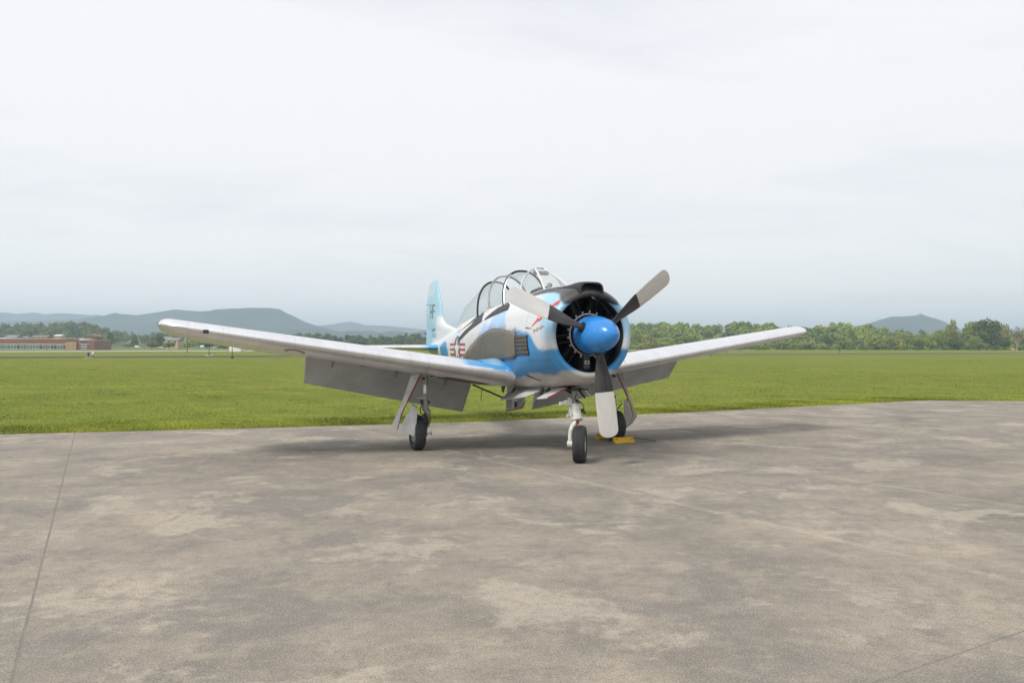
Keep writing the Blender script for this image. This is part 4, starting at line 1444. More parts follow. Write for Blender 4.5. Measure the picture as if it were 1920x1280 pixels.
# star and bars
C0, Z0 = 5.05, 1.735
disc = [(C0 + .345 * math.cos(a), Z0 + .30 * math.sin(a)) for a in np.linspace(0, 2 * math.pi, 28, endpoint=False)]
star = []
for k in range(10):
    a = math.pi / 2 + math.pi * k / 5; r_ = .29 if k % 2 == 0 else .112
    star.append((C0 + 1.12 * r_ * math.cos(a), Z0 + r_ * math.sin(a)))
for sd in (-1, 1):
    ins = decal('insignia_disc', poly_tris(disc), M_INSB, FUS, sd, .004, step=.08)
    decal('insignia_star', poly_tris(star), M_INSW, FUS, sd, .0075, step=.08)
    for s2 in (-1, 1):
        x0, x1 = C0 + s2 * .33, C0 + s2 * .80
        for k in range(5):
            za = Z0 - .135 + k * .054
            q = [(x0, za), (x1, za), (x1, za + .054), (x0, za + .054)]
            decal('insignia_bar', poly_tris(q if s2 > 0 else q[::-1]), M_INSR if k % 2 == 0 else M_INSW, FUS, sd, .006, step=.08)
    # thin shut lines and a dark cooling slot on the flank
    decal('vent_slot', poly_tris([(.44, 2.11), (.14, 2.08), (.42, 2.088)]), M_BLACKP, COWL, sd, .005, step=.05)
    decal('shut_line', poly_tris([(-.30, 1.62), (.443, 1.588), (.443, 1.580), (-.30, 1.612)]), M_LETTER, COWL, sd, .004, step=.06)
    decal('oil_drain', poly_tris([(.72, 1.352), (.40, 1.262), (.44, 1.245), (.75, 1.335)]), M_BLACKP, FUS if False else COWL, sd, .006, step=.05) if False else None
    decal('oil_drain_slot', poly_tris([(.80, 1.345), (.52, 1.262), (.56, 1.245), (.84, 1.325)]), M_BLACKP, FUS, sd, .006, step=.04)

# nose art on the cowl flank: red winged emblem and a line of script
ART = [[(.225, 2.10), (.10, 2.185), (.03, 2.25), (.055, 2.30), (-.03, 2.305), (-.05, 2.255), (-.185, 2.268), (-.075, 2.195), (.0, 2.19), (.10, 2.15)],
       [(-.235, 2.425), (-.285, 2.475), (-.335, 2.515), (-.352, 2.455), (-.335, 2.42), (-.29, 2.405)]]
for k, pl_ in enumerate(ART):
    decal('nose_art', poly_tris(pl_), M_ARTR, COWL, -1, .005, step=.04)
decal('nose_art', poly_tris([(-.02, 2.272), (-.075, 2.262), (-.04, 2.232), (0.0, 2.24)]), M_INSW, COWL, -1, .008, step=.04)
rs = random.Random(5)
prev = None
for k in range(90):                    # cursive script: one running pen line
    t_ = k / 89
    Y = .10 - .37 * t_
    z = 2.025 + .075 * t_ + .020 * math.sin(k * .85) * (1.0 + .7 * math.sin(k * .21 + .5)) + .01
    Y += .010 * math.cos(k * .85)
    if prev:
        dy, dz = Y - prev[0], z - prev[1]; L = math.hypot(dy, dz); ny, nz = -dz / L * .0042, dy / L * .0042
        decal('script_stroke', [((prev[0] + ny, prev[1] + nz), (Y + ny, z + nz), (Y - ny, z - nz)), ((prev[0] + ny, prev[1] + nz), (Y - ny, z - nz), (prev[0] - ny, prev[1] - nz))], M_ARTO, COWL, -1, .005, step=.06)
    prev = (Y, z)

# ---- carburettor air scoop on the cowl top
rows = []
ns = 40
for t_ in np.linspace(0, 1, 26):
    Y = -.405 + 1.15 * t_
    zt_ = 2.785 + .012 * math.sin(min(1, t_ * 3) * math.pi) - .06 * t_ ** 2
    hw_ = .205 + .10 * t_
    base = 2.60
    row = []
    for j in range(ns):
        a = math.pi * j / (ns - 1)
        c_, s_ = math.cos(a), math.sin(a)
        row.append((math.copysign(abs(c_) ** .5, c_) * hw_ + .06 * (1 - t_) * 0, Y, base + (zt_ - base) * s_ ** .55))
    rows.append(row)
sc = MB().grid(rows)
for k_ in (0,):                                   # rolled lip and dark throat
    c0 = [((p[0]) * .86, p[1] - .012, 2.60 + (p[2] - 2.60) * .84 + .006) for p in rows[0]]
    c1 = [((p[0]) * .84, p[1] + .16, 2.60 + (p[2] - 2.60) * .80 + .006) for p in rows[0]]
    sc.grid([rows[0], c0, c1])
SCOOP = sc.build('air_scoop', M_BLACKP, COWL, smooth=True, angle=50)
MB().box((0, -.25, 2.66), (.32, .01, .15)).build('throat', M_BLACKP, COWL)
# ---- windshield and canopies
def arch(Y0, Y1, a, zb, zt, n=33, nn=2.3, a0=0.0, a1=1.0):
    """hoop from the right sill over the top to the left sill; Y0 at the sill, Y1 at the top"""
    out = []
    for j in range(n):
        th_ = math.pi * (a0 + (a1 - a0) * j / (n - 1))
        c_, s_ = math.cos(th_), math.sin(th_)
        x = -math.copysign(abs(c_) ** (2 / nn), c_) * a
        z = zb + abs(s_) ** (2 / nn) * (zt - zb)
        out.append((x, Y0 + (Y1 - Y0) * (z - zb) / (zt - zb), z))
    return out


def hoop(name, ar, w, mat, parent):
    """flat strap following the arch, w wide fore and aft"""
    return MB().tube(ar, w, 8).build(name, mat, parent, smooth=True)


def bigger(ar, k): return [(p[0] * (1 + k), p[1], p[2] + k * .5 * (p[2] - 2.4)) for p in ar]


# windshield
wf = arch(1.42, 1.60, .43, 2.60, 3.175, nn=2.02)
WS = hoop('windshield_frame', wf, .017, M_ALU, PLANE)


def deck(x, Y):           # height of the fuselage top at x,Y
    zt, zb, w, zc, nt, nb = [float(q) for q in sec(Y)]
    return zc + (zt - zc) * max(0, 1 - (abs(x) / w) ** nt) ** (1 / nt)


NF = 33
foot = []                 # where the glass meets the deck: wraps round the front
for j in range(NF):
    t_ = -1 + 2 * j / (NF - 1)
    x = .43 * math.copysign(abs(t_) ** .8, t_)
    Y = .66 + .76 * abs(t_) ** 2.4
    foot.append((x, Y, deck(x, Y) + .004))
# front flat pane between the two posts, side panes outside it
def along(L, t_):
    k = min(len(L) - 2, int(t_)); f = t_ - k
    return np.array(L[k]) * (1 - f) + np.array(L[k + 1]) * f


def pane_grid(f0, f1, b0, b1, n=14):
    G = []
    for q in np.linspace(0, 1, 10):
        G.append([tuple(along(foot, f0 + (f1 - f0) * s) * (1 - q) + along(wf, b0 + (b1 - b0) * s) * q + np.array([0, 0, .025 * math.sin(math.pi * q)])) for s in np.linspace(0, 1, n)])
    return G


for lo in ((0, 8, 0, 14), (8, 24, 14, 18), (24, 32, 18, 32)):
    MB().grid(pane_grid(*lo)).build('pane', M_GLASS, WS, smooth=True, recalc=False)
for j, b_ in ((8, 14), (24, 18)):
    G = pane_grid(j, j + .01, b_, b_ + .01, 2)
    MB().tube([g[0] for g in G], .019, 8).build('windshield_post', M_INSW, WS, smooth=True)
MB().tube([(p[0], p[1], p[2] + .004) for p in foot], .014, 6).build('windshield_base', M_ALU, WS, smooth=True)
# instrument coaming and sun shade strip under the bow
MB().lathe([(0, 0), (.30, 0), (.27, .10), (.12, .16), (0, .17)], (0, 1.30, 2.66), 'Z', 20).build('coaming', M_BLACKP, WS, smooth=True)
MB().box((0, 1.56, 3.085), (.30, .03, .075)).build('mirror', M_GREYG, WS, bevel=.012)
MB().lathe([(0, 0), (.05, 0), (.045, .06), (.02, .075), (0, .076)], (0, 1.18, 2.81), 'Z', 14).build('compass', M_GREYG, WS, smooth=True)

# front sliding canopy (pushed back), rear canopy and tail fairing
h1_ = arch(2.22, 2.44, .44, 2.52, 3.195)
h2_ = arch(3.00, 3.30, .43, 2.46, 3.165)
h3_ = arch(3.74, 3.88, .42, 2.38, 3.10)
h4_ = arch(5.05, 5.12, .34, 2.22, 2.78)
h5_ = arch(6.02, 6.10, .13, 2.20, 2.36)


def lerp_rows(a_, b_, n): return [[tuple(np.array(p) * (1 - q) + np.array(r) * q) for p, r in zip(a_, b_)] for q in np.linspace(0, 1, n)]


CAN = hoop('canopy_frame', h1_, .020, M_BLACKP, PLANE)
MB().tube([(p[0] * .985, p[1] - .022, p[2] - .004) for p in h1_[:12]], .010, 6).build('canopy_trim', M_ALU, CAN, smooth=True)
hoop('canopy_hoop', h2_, .021, M_GREYG, CAN)
MB().grid(lerp_rows(h1_, h2_, 8)).build('pane', M_GLASS, CAN, smooth=True, recalc=False)
CAN2 = hoop('canopy_frame', h3_, .021, M_BLACKP, PLANE)
G = lerp_rows(h3_, h4_, 8) + lerp_rows(h4_, h5_, 8)[1:]
MB().grid(G).build('pane', M_GLASS, CAN2, smooth=True, recalc=False)
for k_ in (0, -1):        # painted side skirts under the glass
    for (A, B, par, dzz) in ((h1_, h2_, CAN, .17), (h3_, h4_, CAN2, .13)):
        G = []
        for q in np.linspace(0, 1, 9):
            p = np.array(A[k_]) * (1 - q) + np.array(B[k_]) * q
            sx = -1 if k_ == 0 else 1
            G.append([(p[0] + sx * .012, p[1] + .10 * q * (par == CAN), p[2] + .05), (p[0] + sx * .055, p[1] + .12, p[2] - dzz * (.25 + .75 * q)), (p[0] + sx * .02, p[1] + .12, p[2] - dzz * (.25 + .75 * q) - .02)])
        ob = MB().grid(G).build('canopy_skirt', M_INSW, par, smooth=True)
        s_ = ob.modifiers.new('t', 'SOLIDIFY'); s_.thickness = .012
for Y, z in ((2.60, 2.22), (4.05, 2.20)):     # two seats with headrests
    sm = MB(); sm.box((0, Y, z), (.44, .12, .62), Matrix.Rotation(R(-10), 3, 'X')); sm.box((0, Y - .02, z + .33), (.22, .10, .16))
    sm.build('seat', M_SEAT, FUS, bevel=.03)
MB().tube([(0, 4.95, 2.45), (0, 4.98, 2.62), (.02, 5.0, 2.68)], .006, 5).build('whip_antenna', M_DARK, FUS)

# ---- radial engine
eng = MB()
eng.lathe([(0, -.40), (.13, -.40), (.19, -.36), (.235, -.28), (.25, -.17), (.29, -.12), (.29, .12), (0, .12)], (0, 0, 1.985), 'Y', 40)
ENG = eng.build('engine', M_CASE, PLANE, smooth=True)
MB().lathe([(0, .14), (.66, .14), (.66, .15), (0, .15)], (0, 0, 1.985), 'Y', 48).build('baffle', M_BLACKP, ENG)
cyl = MB()
prof = [(.075, .27)]
for k in range(14):
    h_ = .285 + k * .019
    prof += [(.075, h_), (.108, h_ + .002), (.108, h_ + .007), (.075, h_ + .009)]
prof += [(.07, .555), (0, .56)]
cyl.lathe(prof, (0, 0, 0), 'Z', 18)
cyl.box((-.055, -.07, .53), (.07, .10, .06)); cyl.box((.055, -.07, .53), (.07, .10, .06))
cyl.tube([(-.05, -.16, .25), (-.06, -.12, .52)], .012, 8); cyl.tube([(.05, -.16, .25), (.06, -.12, .52)], .012, 8)
c_first = None
for k in range(9):
    if c_first is None:
        c_first = cyl.build('cylinder', M_ENGINE, ENG, smooth=True, angle=30); o = c_first
    else:
        o = c_first.copy(); COL.objects.link(o)
    o.location = (0, -.02, 1.985); o.rotation_euler = (0, 2 * math.pi * (k + .5) / 9, 0)
ring = MB()
ring.tube([(.315 * math.cos(a), -.30, 1.985 + .315 * math.sin(a)) for a in np.linspace(0, 2 * math.pi, 48, endpoint=False)], .012, 8, closed=True)
for k in range(18):
    a = 2 * math.pi * (k + .35) / 18
    c_, s_ = math.cos(a), math.sin(a)
    ring.tube([(.32 * c_, -.305, 1.985 + .32 * s_), (.368 * c_, -.315, 1.985 + .368 * s_)], .008, 6)
    ring.box((.352 * c_ - .012 * s_, -.318, 1.985 + .352 * s_ + .012 * c_), (.016, .014, .016))
ring.build('ignition_ring', M_RINGM, ENG, smooth=True)
gv = MB(); gv.box((-.055, -.33, 1.60), (.10, .06, .26)); gv.build('governor_box', M_CASE, ENG, bevel=.01)
nm = MB(); nm.box((-.055, -.362, 1.565), (.075, .004, .045)); nm.build('name_plate', M_INSW, ENG)
hol = MB(); hol.box((-.055, -.3645, 1.565), (.055, .003, .026)); hol.build('name_plate_field', M_CASE, ENG)

# ---- propeller
HUB = Vector((0, -.600, 1.981))
sp = MB()
sp.lathe([(.0, -.345), (.262, -.345), (.282, -.355), (.286, -.40), (.286, -.48), (.281, -.58), (.269, -.68), (.248, -.78), (.220, -.87), (.183, -.95), (.142, -1.01), (.096, -1.06), (.05, -1.088), (.018, -1.097), (0, -1.098)], (0, 0, 1.981), 'Y', 64)
SPIN = sp.build('propeller_spinner', M_SPIN, PLANE, smooth=True, angle=50)
MB().lathe([(.283, -.348), (.2885, -.351), (.2885, -.371), (.285, -.373)], (0, 0, 1.981), 'Y', 64).build('backplate_rim', simple('spinner_rim', (.012, .05, .2), .4), SPIN, smooth=True)


MB().lathe([(.2795, -.600), (.2815, -.602), (.2810, -.606), (.2790, -.608)], (0, 0, 1.981), 'Y', 64).build('spinner_seam', M_BLACKP, SPIN, smooth=True)
for k in range(9):
    a = 2 * math.pi * (k + .3) / 9
    MB().lathe([(0, -.004), (.008, -.003), (.008, .002), (0, .003)], (.2855 * math.cos(a), -.43, 1.981 + .2855 * math.sin(a)), 'Y', 8).build('spinner_screw', M_GREYG, SPIN)


def mat_blade_paint():
    t = NT('propeller_blade_paint')
    a = t.node('ShaderNodeAttribute', attribute_name='paint')
    n = t.noise(t.coord('Object', scale=(1, 1, .3)), 8, 5, .6)
    c = t.mix(t.ramp(n, [(.4, 0.), (.75, .25)]), a.outputs['Color'], (.20, .185, .17))
    t.set(c, None, None, .5)
    sx = t.node('ShaderNodeSeparateColor'); t.l.new(a.outputs['Color'], sx.inputs[0])
    t.l.new(t.math('MULTIPLY', sx.outputs[0], 0.55), t.b.inputs['Metallic'])
    t.l.new(t.math('MULTIPLY_ADD', n, .25, .25), t.b.inputs['Roughness'])
    return t.mat


M_BLADEP = mat_blade_paint()
bl = MB()
NRAD, NC = 70, 24
rr_ = np.concatenate([np.linspace(.16, .86, 30), np.linspace(.8705, 1.40, 20), 1.40 + (1.552 - 1.40) * np.sin(np.linspace(0, 1, 20)[1:] * math.pi / 2)])
G = []
cols = []
for r_ in rr_:
    ch = float(np.interp(r_, [.16, .30, .45, .6, .75, .9, 1.1, 1.3, 1.42], [.10, .112, .168, .222, .262, .284, .295, .292, .288]))
    if r_ > 1.42: ch *= math.sqrt(max(0, 1 - ((r_ - 1.42) / .133) ** 2.6)) * .995 + .005
    tk = float(np.interp(r_, [.16, .3, .5, .8, 1.55], [.095, .085, .05, .030, .012]))
    if r_ > 1.42: tk *= max(.15, math.sqrt(max(0, 1 - ((r_ - 1.42) / .135) ** 2)))
    be = R(float(np.interp(r_, [.16, .4, .8, 1.2, 1.55], [50, 41, 29, 22, 18])))
    row = []
    for k in range(NC):
        a = 2 * math.pi * k / NC
        u = .5 * math.cos(a)
        w_ = .5 * math.sin(a)
        # blunt leading edge, flatter face
        yy_ = w_ * tk * (1.0 if w_ > 0 else .55)
        uu = u * ch
        row.append((uu * math.cos(be) - yy_ * math.sin(be), -(uu * math.sin(be) + yy_ * math.cos(be)), -r_))
    G.append(row + [row[0]])
bl.grid(G)
bl.add([(p[0], p[1], p[2]) for p in G[-1][:-1]], [tuple(range(NC))])
bl.c = [(.68, .665, .645) if -v[2] > .865 else (.022, .022, .024) for v in bl.v]
b_first = None
for k in range(3):
    th_ = .132 + k * 2 * math.pi / 3
    if b_first is None: b_first = bl.build('propeller_blade', M_BLADEP, SPIN, smooth=True, color=True, angle=45); o = b_first
    else: o = b_first.copy(); COL.objects.link(o)
    # local blade points down (-Z); rotate about Y so that it points along (sin th, -cos th)
    o.location = HUB; o.rotation_euler = (0, -th_, 0)
    ho = MB(); cc_ = Vector((math.sin(th_), 0, -math.cos(th_)))
    ho.tube([HUB + cc_ * .235, HUB + cc_ * .292], [.085, .082], 24)
    ho.build('blade_collar', M_BLACKP, SPIN, smooth=True)
# ---- wings
M_ROUND = simple('faded_roundel', (.36, .22, .20), .5, gscale=8, grime=.3)
WP = dict(y0=1.3501, y1=1.7455, z0=1.3608, z1=2.1446, t0=.1465, t1=.1339, inc=.097, tw=-.0121, te0=3.8832, te1=3.4049)
HINGE = .735


def th4(c): return 5 * (.2969 * math.sqrt(c) - .126 * c - .3516 * c * c + .2843 * c ** 3 - .1036 * c ** 4)


def camb(c, m=.02, p=.4): return m / p ** 2 * (2 * p * c - c * c) if c < p else m / (1 - p) ** 2 * ((1 - 2 * p) + 2 * p * c - c * c)


def wing_pt(x, c, up, k=1.0):
    s = (x - .8) / 5.34
    P = WP
    le = P['y0'] + (P['y1'] - P['y0']) * s; te = P['te0'] + (P['te1'] - P['te0']) * s; ch = te - le
    z = P['z0'] + (P['z1'] - P['z0']) * s; t = P['t0'] + (P['t1'] - P['t0']) * s; a = P['inc'] + P['tw'] * s
    r = min(1, max(0, (x - 5.75) / .39)); kk = math.sqrt(max(0, 1 - r ** 2.6))
    kz = math.sqrt(max(0, 1 - r ** 5)) if up > 0 else max(0, 1 - r ** 2.0)
    zz = (camb(c) * kz + up * th4(c) * t * kz) * ch * k + .05 * r ** 2 * t * ch
    if up > 0 and x < 1.35:                       # upper root fillet sweeping up the fuselage side
        f = (1 - (x - .45) / .9); zz += .17 * max(0, f) ** 3.2 * math.sin(math.pi * min(1, c * .95 + .04)) ** .7
    cy_ = (.45 + (c - .45) * (kk * .5 + .5)) * ch
    return (x, le + cy_ * math.cos(a) + zz * math.sin(a), z - cy_ * math.sin(a) + zz)


def cosp(n, cmax=1.0): return [(1 - math.cos(math.pi * i / (n - 1) * (math.acos(1 - 2 * cmax) / math.pi))) / 2 for i in range(n)]


def section(x, cmax, n=26):
    cs = cosp(n, cmax)
    return [wing_pt(x, c, 1) for c in cs[::-1]] + [wing_pt(x, c, -1) for c in cs[1:]]


BAYS = [(.55, .72, 1.0), (.722, 5.70, HINGE), (5.702, 6.139, 1.0)]


def flip(o, sd):
    return o


for sd in (-1, 1):
    def mir(rows): return [[(sd * p[0], p[1], p[2]) for p in r] for r in rows]
    mb = MB()
    for (xa, xb, cm) in BAYS:
        n = max(4, int((xb - xa) / .06))
        xs_ = np.linspace(xa, xb, n) if xb < 6 else 5.702 + (6.139 - 5.702) * np.sin(np.linspace(0, 1, 16) * math.pi / 2)
        rows = mir([section(float(x), cm) for x in xs_])
        b0_ = len(mb.v); m_ = len(rows[0])
        mb.grid(rows)
        mb.add(rows[0], [tuple(range(m_))]); mb.add(rows[-1], [tuple(range(m_))])
        if cm < 1:                                # rear spar web closing the cut-out
            mb.grid([[r[0], r[-1]] for r in rows])
    # blue paint running over the root fillet and inner upper skin
    V = np.array(mb.v)
    ax = np.abs(V[:, 0])
    wgt = np.clip((1.75 - ax - .35 * (V[:, 1] - 1.4) * 0 + .25 * np.sin(V[:, 1] * 3)) / .18, 0, 1) * np.array([1 if v else 0 for v in (V[:, 2] > (1.3608 + (ax - .8) * .1468 - (V[:, 1] - 1.35) * .085 + .050))])
    mb.c = [(float(w_), 0, 0) for w_ in wgt]
    WING = mb.build('wing', M_SILVER, PLANE, smooth=True, color=True, angle=35)

    # flap, hanging fully down, and aileron
    def control(name, xa, xb, deg, mat, gap=.012, n=24, grow=1.0, drop=0.0):
        rows = []
        for x in np.linspace(xa, xb, n):
            up = [wing_pt(float(x), c, 1) for c in np.linspace(HINGE, 1, 8)]
            lo = [wing_pt(float(x), c, -1) for c in np.linspace(1, HINGE, 8)]
            hz = Vector(lo[-1]); hz.z += .02
            nose = []
            a_, b_ = Vector(up[0]), Vector(lo[-1])
            mid, hr = (a_ + b_) / 2, (a_ - b_).length / 2
            for q in np.linspace(-90, 90, 7)[1:-1]:
                nose.append(mid + Vector((0, -math.cos(R(q)) * hr * .6, 0)) + (a_ - b_) / 2 * math.sin(R(q)))
            ring_ = [Vector(p) for p in up] + [Vector(p) for p in lo[1:]] + nose
            rot = Matrix.Rotation(R(-deg), 3, 'X')
            ring_ = [hz + rot @ ((p - hz) * grow) + Vector((0, gap, -drop)) for p in ring_]
            for p in ring_: p.x = float(x)
            rows.append([(sd * p.x, p.y, p.z) for p in ring_])
        m2 = MB(); m2.grid([r + [r[0]] for r in rows]); m2.add(rows[0], [tuple(range(len(rows[0])))]); m2.add(rows[-1], [tuple(range(len(rows[0])))])
        return m2.build(name, mat, WING, smooth=True, angle=35), rows
    fl, frow = control('flap', .735, 3.80, 46, M_FLAP, grow=1.15, drop=.03)
    control('aileron', 3.83, 5.695, 4, M_SILVER)
    # flap hinge brackets and small drain fittings
    for x in (1.25, 2.2, 3.35):
        p = Vector(wing_pt(x, .70, -1)); q = Vector(frow[int((x - .735) / 3.065 * 23)][10])
        MB().beam((sd * p.x, p.y - .05, p.z + .03), (sd * x, (p.y + q[1]) / 2 - .02, p.z - .09), .03, .07).build('hinge_bracket', M_GREYG, WING, bevel=.006)
    # shallow blisters and a pitot / landing light at the leading edge
    for x in (2.25, 2.85):
        p = wing_pt(x, .62, -1)
        MB().lathe([(0, -.02), (.05, -.018), (.042, .006), (.02, .014), (0, .015)], (sd * p[0], p[1], p[2] + .004), 'Z', 14).build('drain_blister', M_GREYG, WING, smooth=True)
    if sd < 0:
        p = wing_pt(5.45, .0, 1)
        ll = MB(); ll.box((-p[0], p[1] + .012, p[2] - .02), (.085, .05, .06)); ll.build('stall_vane', M_DARK, WING, bevel=.012)
        for k_, (rad, mt) in enumerate(((.165, M_INSR), (.115, M_INSW))):   # faded roundel under the wing
            pts_, fs_ = [], []
            for i_ in range(5):
                for j_ in range(28):
                    a_ = 2 * math.pi * j_ / 28; r_ = rad * i_ / 4
                    q_ = wing_pt(4.12 + r_ * math.cos(a_), .17 + r_ * math.sin(a_) / 1.95, -1)
                    pts_.append((-q_[0], q_[1] - .002 * (k_ + 1), q_[2] - .003 * (k_ + 1)))
            for i_ in range(4):
                for j_ in range(28):
                    fs_.append((i_ * 28 + j_, i_ * 28 + (j_ + 1) % 28, (i_ + 1) * 28 + (j_ + 1) % 28, (i_ + 1) * 28 + j_))
            MB().add(pts_, fs_).build('wing_roundel', M_ROUND if k_ == 0 else M_SILVER, WING, smooth=True)
    tipm = MB(); p = wing_pt(6.12, .42, 1)
    tipm.lathe([(0, -.03), (.02, -.028), (.028, 0), (.02, .028), (0, .03)], (sd * (p[0] + .01), p[1] - .14, p[2] - .01), 'Y', 12)
    tipm.build('navigation_light', M_DARK if sd < 0 else M_INSR, WING, smooth=True)

# raised blue fillets between wing and fuselage
FIL = [(1.22, 1.30), (1.40, 1.42), (1.58, 1.53), (1.8, 1.585), (2.1, 1.60), (2.45, 1.585), (2.8, 1.545), (3.2, 1.49), (3.6, 1.43), (4.0, 1.38)]
for sd in (-1, 1):
    G, cl = [], []
    for Y in np.linspace(1.40, 3.85, 40):
        zf = float(pchip(np.array([p[0] for p in FIL]), np.array([p[1] for p in FIL]), Y))
        xf = skin_x(Y, zf) + .020
        xw = 1.02 - .06 * (Y - 1.22) / 2.6 + .05 * math.sin(math.pi * (Y - 1.22) / 2.63)
        c_ = min(.97, max(.002, (Y - 1.36) / 2.48))
        zw = wing_pt(xw, c_, 1)[2] + .004
        zw = min(zw, zf - .004)
        row = []
        for q in np.linspace(0, 1, 10):
            cx_, cz_ = xf + .10, zw + .02 + .10 * (zf - zw)
            row.append((sd * ((1 - q) ** 2 * xf + 2 * q * (1 - q) * cx_ + q * q * xw), Y, (1 - q) ** 2 * zf + 2 * q * (1 - q) * cz_ + q * q * zw))
            w_ = min(1, max(0, .55 + .45 * math.sin(Y * 4.3 + q * 2.2)))  # pale highlight along the curve, mixed into the blue
            w_ *= max(0, math.sin(math.pi * q)) ; cl.append(tuple(np.array((.055, .29, .58)) * (1 - w_) + np.array((.24, .47, .72)) * w_))
        row.insert(0, (sd * (xf - .03), Y, zf)); cl.insert(len(cl) - 10, (.06, .30, .60))
        G.append(row)
    m_ = MB().grid(G); m_.c = cl
    m_.build('wing_fillet', M_PAINT, PLANE, smooth=True, color=True, angle=60)

# extend the silver skin with the sprayed blue at the root
nt_ = M_SILVER.node_tree
bsdf = nt_.nodes['Principled BSDF']
att = nt_.nodes.new('ShaderNodeAttribute'); att.attribute_name = 'paint'
sepc = nt_.nodes.new('ShaderNodeSeparateColor'); nt_.links.new(att.outputs['Color'], sepc.inputs[0])
old = bsdf.inputs['Base Color'].links[0].from_socket
mx = nt_.nodes.new('ShaderNodeMix'); mx.data_type = 'RGBA'
nt_.links.new(sepc.outputs[0], mx.inputs['Factor']); nt_.links.new(old, mx.inputs['A']); mx.inputs['B'].default_value = (.075, .33, .66, 1)
nt_.links.new(mx.outputs['Result'], bsdf.inputs['Base Color'])
mm_ = nt_.nodes.new('ShaderNodeMath'); mm_.operation = 'MULTIPLY_ADD'; nt_.links.new(sepc.outputs[0], mm_.inputs[0]); mm_.inputs[1].default_value = -.72; mm_.inputs[2].default_value = .72
nt_.links.new(mm_.outputs[0], bsdf.inputs['Metallic'])

# ---- tail
def tail_foil(c, t): return th4(c) * t


def slab_foil(le, te, tk, n=14):
    """closed ring of a symmetric section between two points, thickness direction tk (vector)"""
    le, te = Vector(le), Vector(te)
    cs = cosp(n)
    up = [le + (te - le) * c + Vector(tk) * th4(c) for c in cs[::-1]]
    lo = [le + (te - le) * c - Vector(tk) * th4(c) for c in cs[1:-1]]
    return up + lo


for sd in (-1, 1):
    rows = []
    for s in np.concatenate([np.linspace(0, .93, 24), .93 + .07 * np.sin(np.linspace(0, 1, 8)[1:] * math.pi / 2)]):
        x = .05 + 2.69 * s
        k = 1 if s < .93 else math.sqrt(max(.0004, 1 - ((s - .93) / .0702) ** 2))
        ch = (1.32 - .52 * s); mid_ = 8.05 + .10 * s
        rows.append(slab_foil((sd * x, mid_ - ch * .5 * (.6 + .4 * k), 1.775), (sd * x, mid_ + ch * .5 * (.6 + .4 * k), 1.765), (0, 0, .115 * ch * k)))
    mb = MB().grid([r + [r[0]] for r in rows]); mb.add(rows[-1], [tuple(range(len(rows[-1])))])
    V = np.array(mb.v); mb.c = [(float(np.clip((.55 - abs(v[0])) / .15, 0, 1)), 0, 0) for v in V]
    mb.build('tailplane', M_SILVER, PLANE, smooth=True, color=True, angle=35)

LEF = [(2.0, 6.10), (2.18, 6.30), (2.25, 6.77), (2.34, 7.33), (2.41, 7.53), (2.50, 7.67), (2.81, 7.79), (3.15, 7.96), (3.40, 8.085), (3.49, 8.15), (3.535, 8.26)]
TEF = [(1.85, 9.23), (2.77, 9.18), (3.0, 9.13), (3.20, 9.03), (3.44, 8.87), (3.51, 8.63), (3.535, 8.42)]


def fle(z): return float(np.interp(z, [p[0] for p in LEF], [p[1] for p in LEF]))


def fte(z): return float(np.interp(z, [p[0] for p in TEF], [p[1] for p in TEF]))


def fin_t(z): return float(np.interp(z, [1.9, 2.3, 3.2, 3.45, 3.535], [.17, .15, .10, .07, .02]))


def fin_x(Y, z):
    a_, b_ = fle(z), fte(z)
    c = min(1, max(0, (Y - a_) / (b_ - a_)))
    return th4(c) * fin_t(z)


RUD = 8.70
FINC, FINW = (.34, .575, .72), (.63, .66, .685)
rows, rrows = [], []
for z in np.concatenate([np.linspace(1.78, 3.40, 50), np.linspace(3.41, 3.534, 10)]):
    a_, b_ = fle(z), fte(z)
    h_ = min(RUD, b_ - .02)
    Ys = [a_ + (h_ - a_) * q for q in (1 - np.cos(np.linspace(0, math.pi / 2, 22)))]
    rows.append([(-fin_x(Y, z), Y, z) for Y in Ys[::-1]] + [(fin_x(Y, z), Y, z) for Y in Ys[1:]])
    if z < 3.42:
        Ys = np.linspace(RUD + .012, b_, 10)
        rrows.append([(-fin_x(float(Y), z), float(Y), z) for Y in Ys] + [(fin_x(float(Y), z), float(Y), z) for Y in Ys[::-1]])


def fincol(V):
    """pale sky fin over a white root"""
    out = []
    for x, Y, z in V:
        d_ = (Y - (8.35 - .72 * (z - 1.9) * .9)) + .05 * math.sin(z * 9)
        w_ = min(1, max(0, d_ / .12 + .5))
        if z > 2.52: w_ = max(w_, min(1, (z - 2.5) / .12))
        c_ = np.array(FINW) * (1 - w_) + np.array(FINC) * w_
        if z > 3.1 and Y > 8.2 + .25 * (3.5 - z): c_ = c_ * .5 + np.array((.60, .68, .71)) * .5
        out.append(tuple(c_))
    return out


mb = MB().grid(rows)
mb.grid([[r[0], r[-1]] for r in rows])
mb.add(rows[-1], [tuple(range(len(rows[-1])))])
mb.c = fincol(mb.v)
FIN = mb.build('tail_fin', M_PAINT, PLANE, smooth=True, color=True, angle=40)
mb = MB().grid([r + [r[0]] for r in rrows]); mb.add(rrows[-1], [tuple(range(len(rrows[-1])))])
mb.c = fincol(mb.v)
RUDO = mb.build('rudder', M_PAINT, FIN, smooth=True, color=True, angle=40)


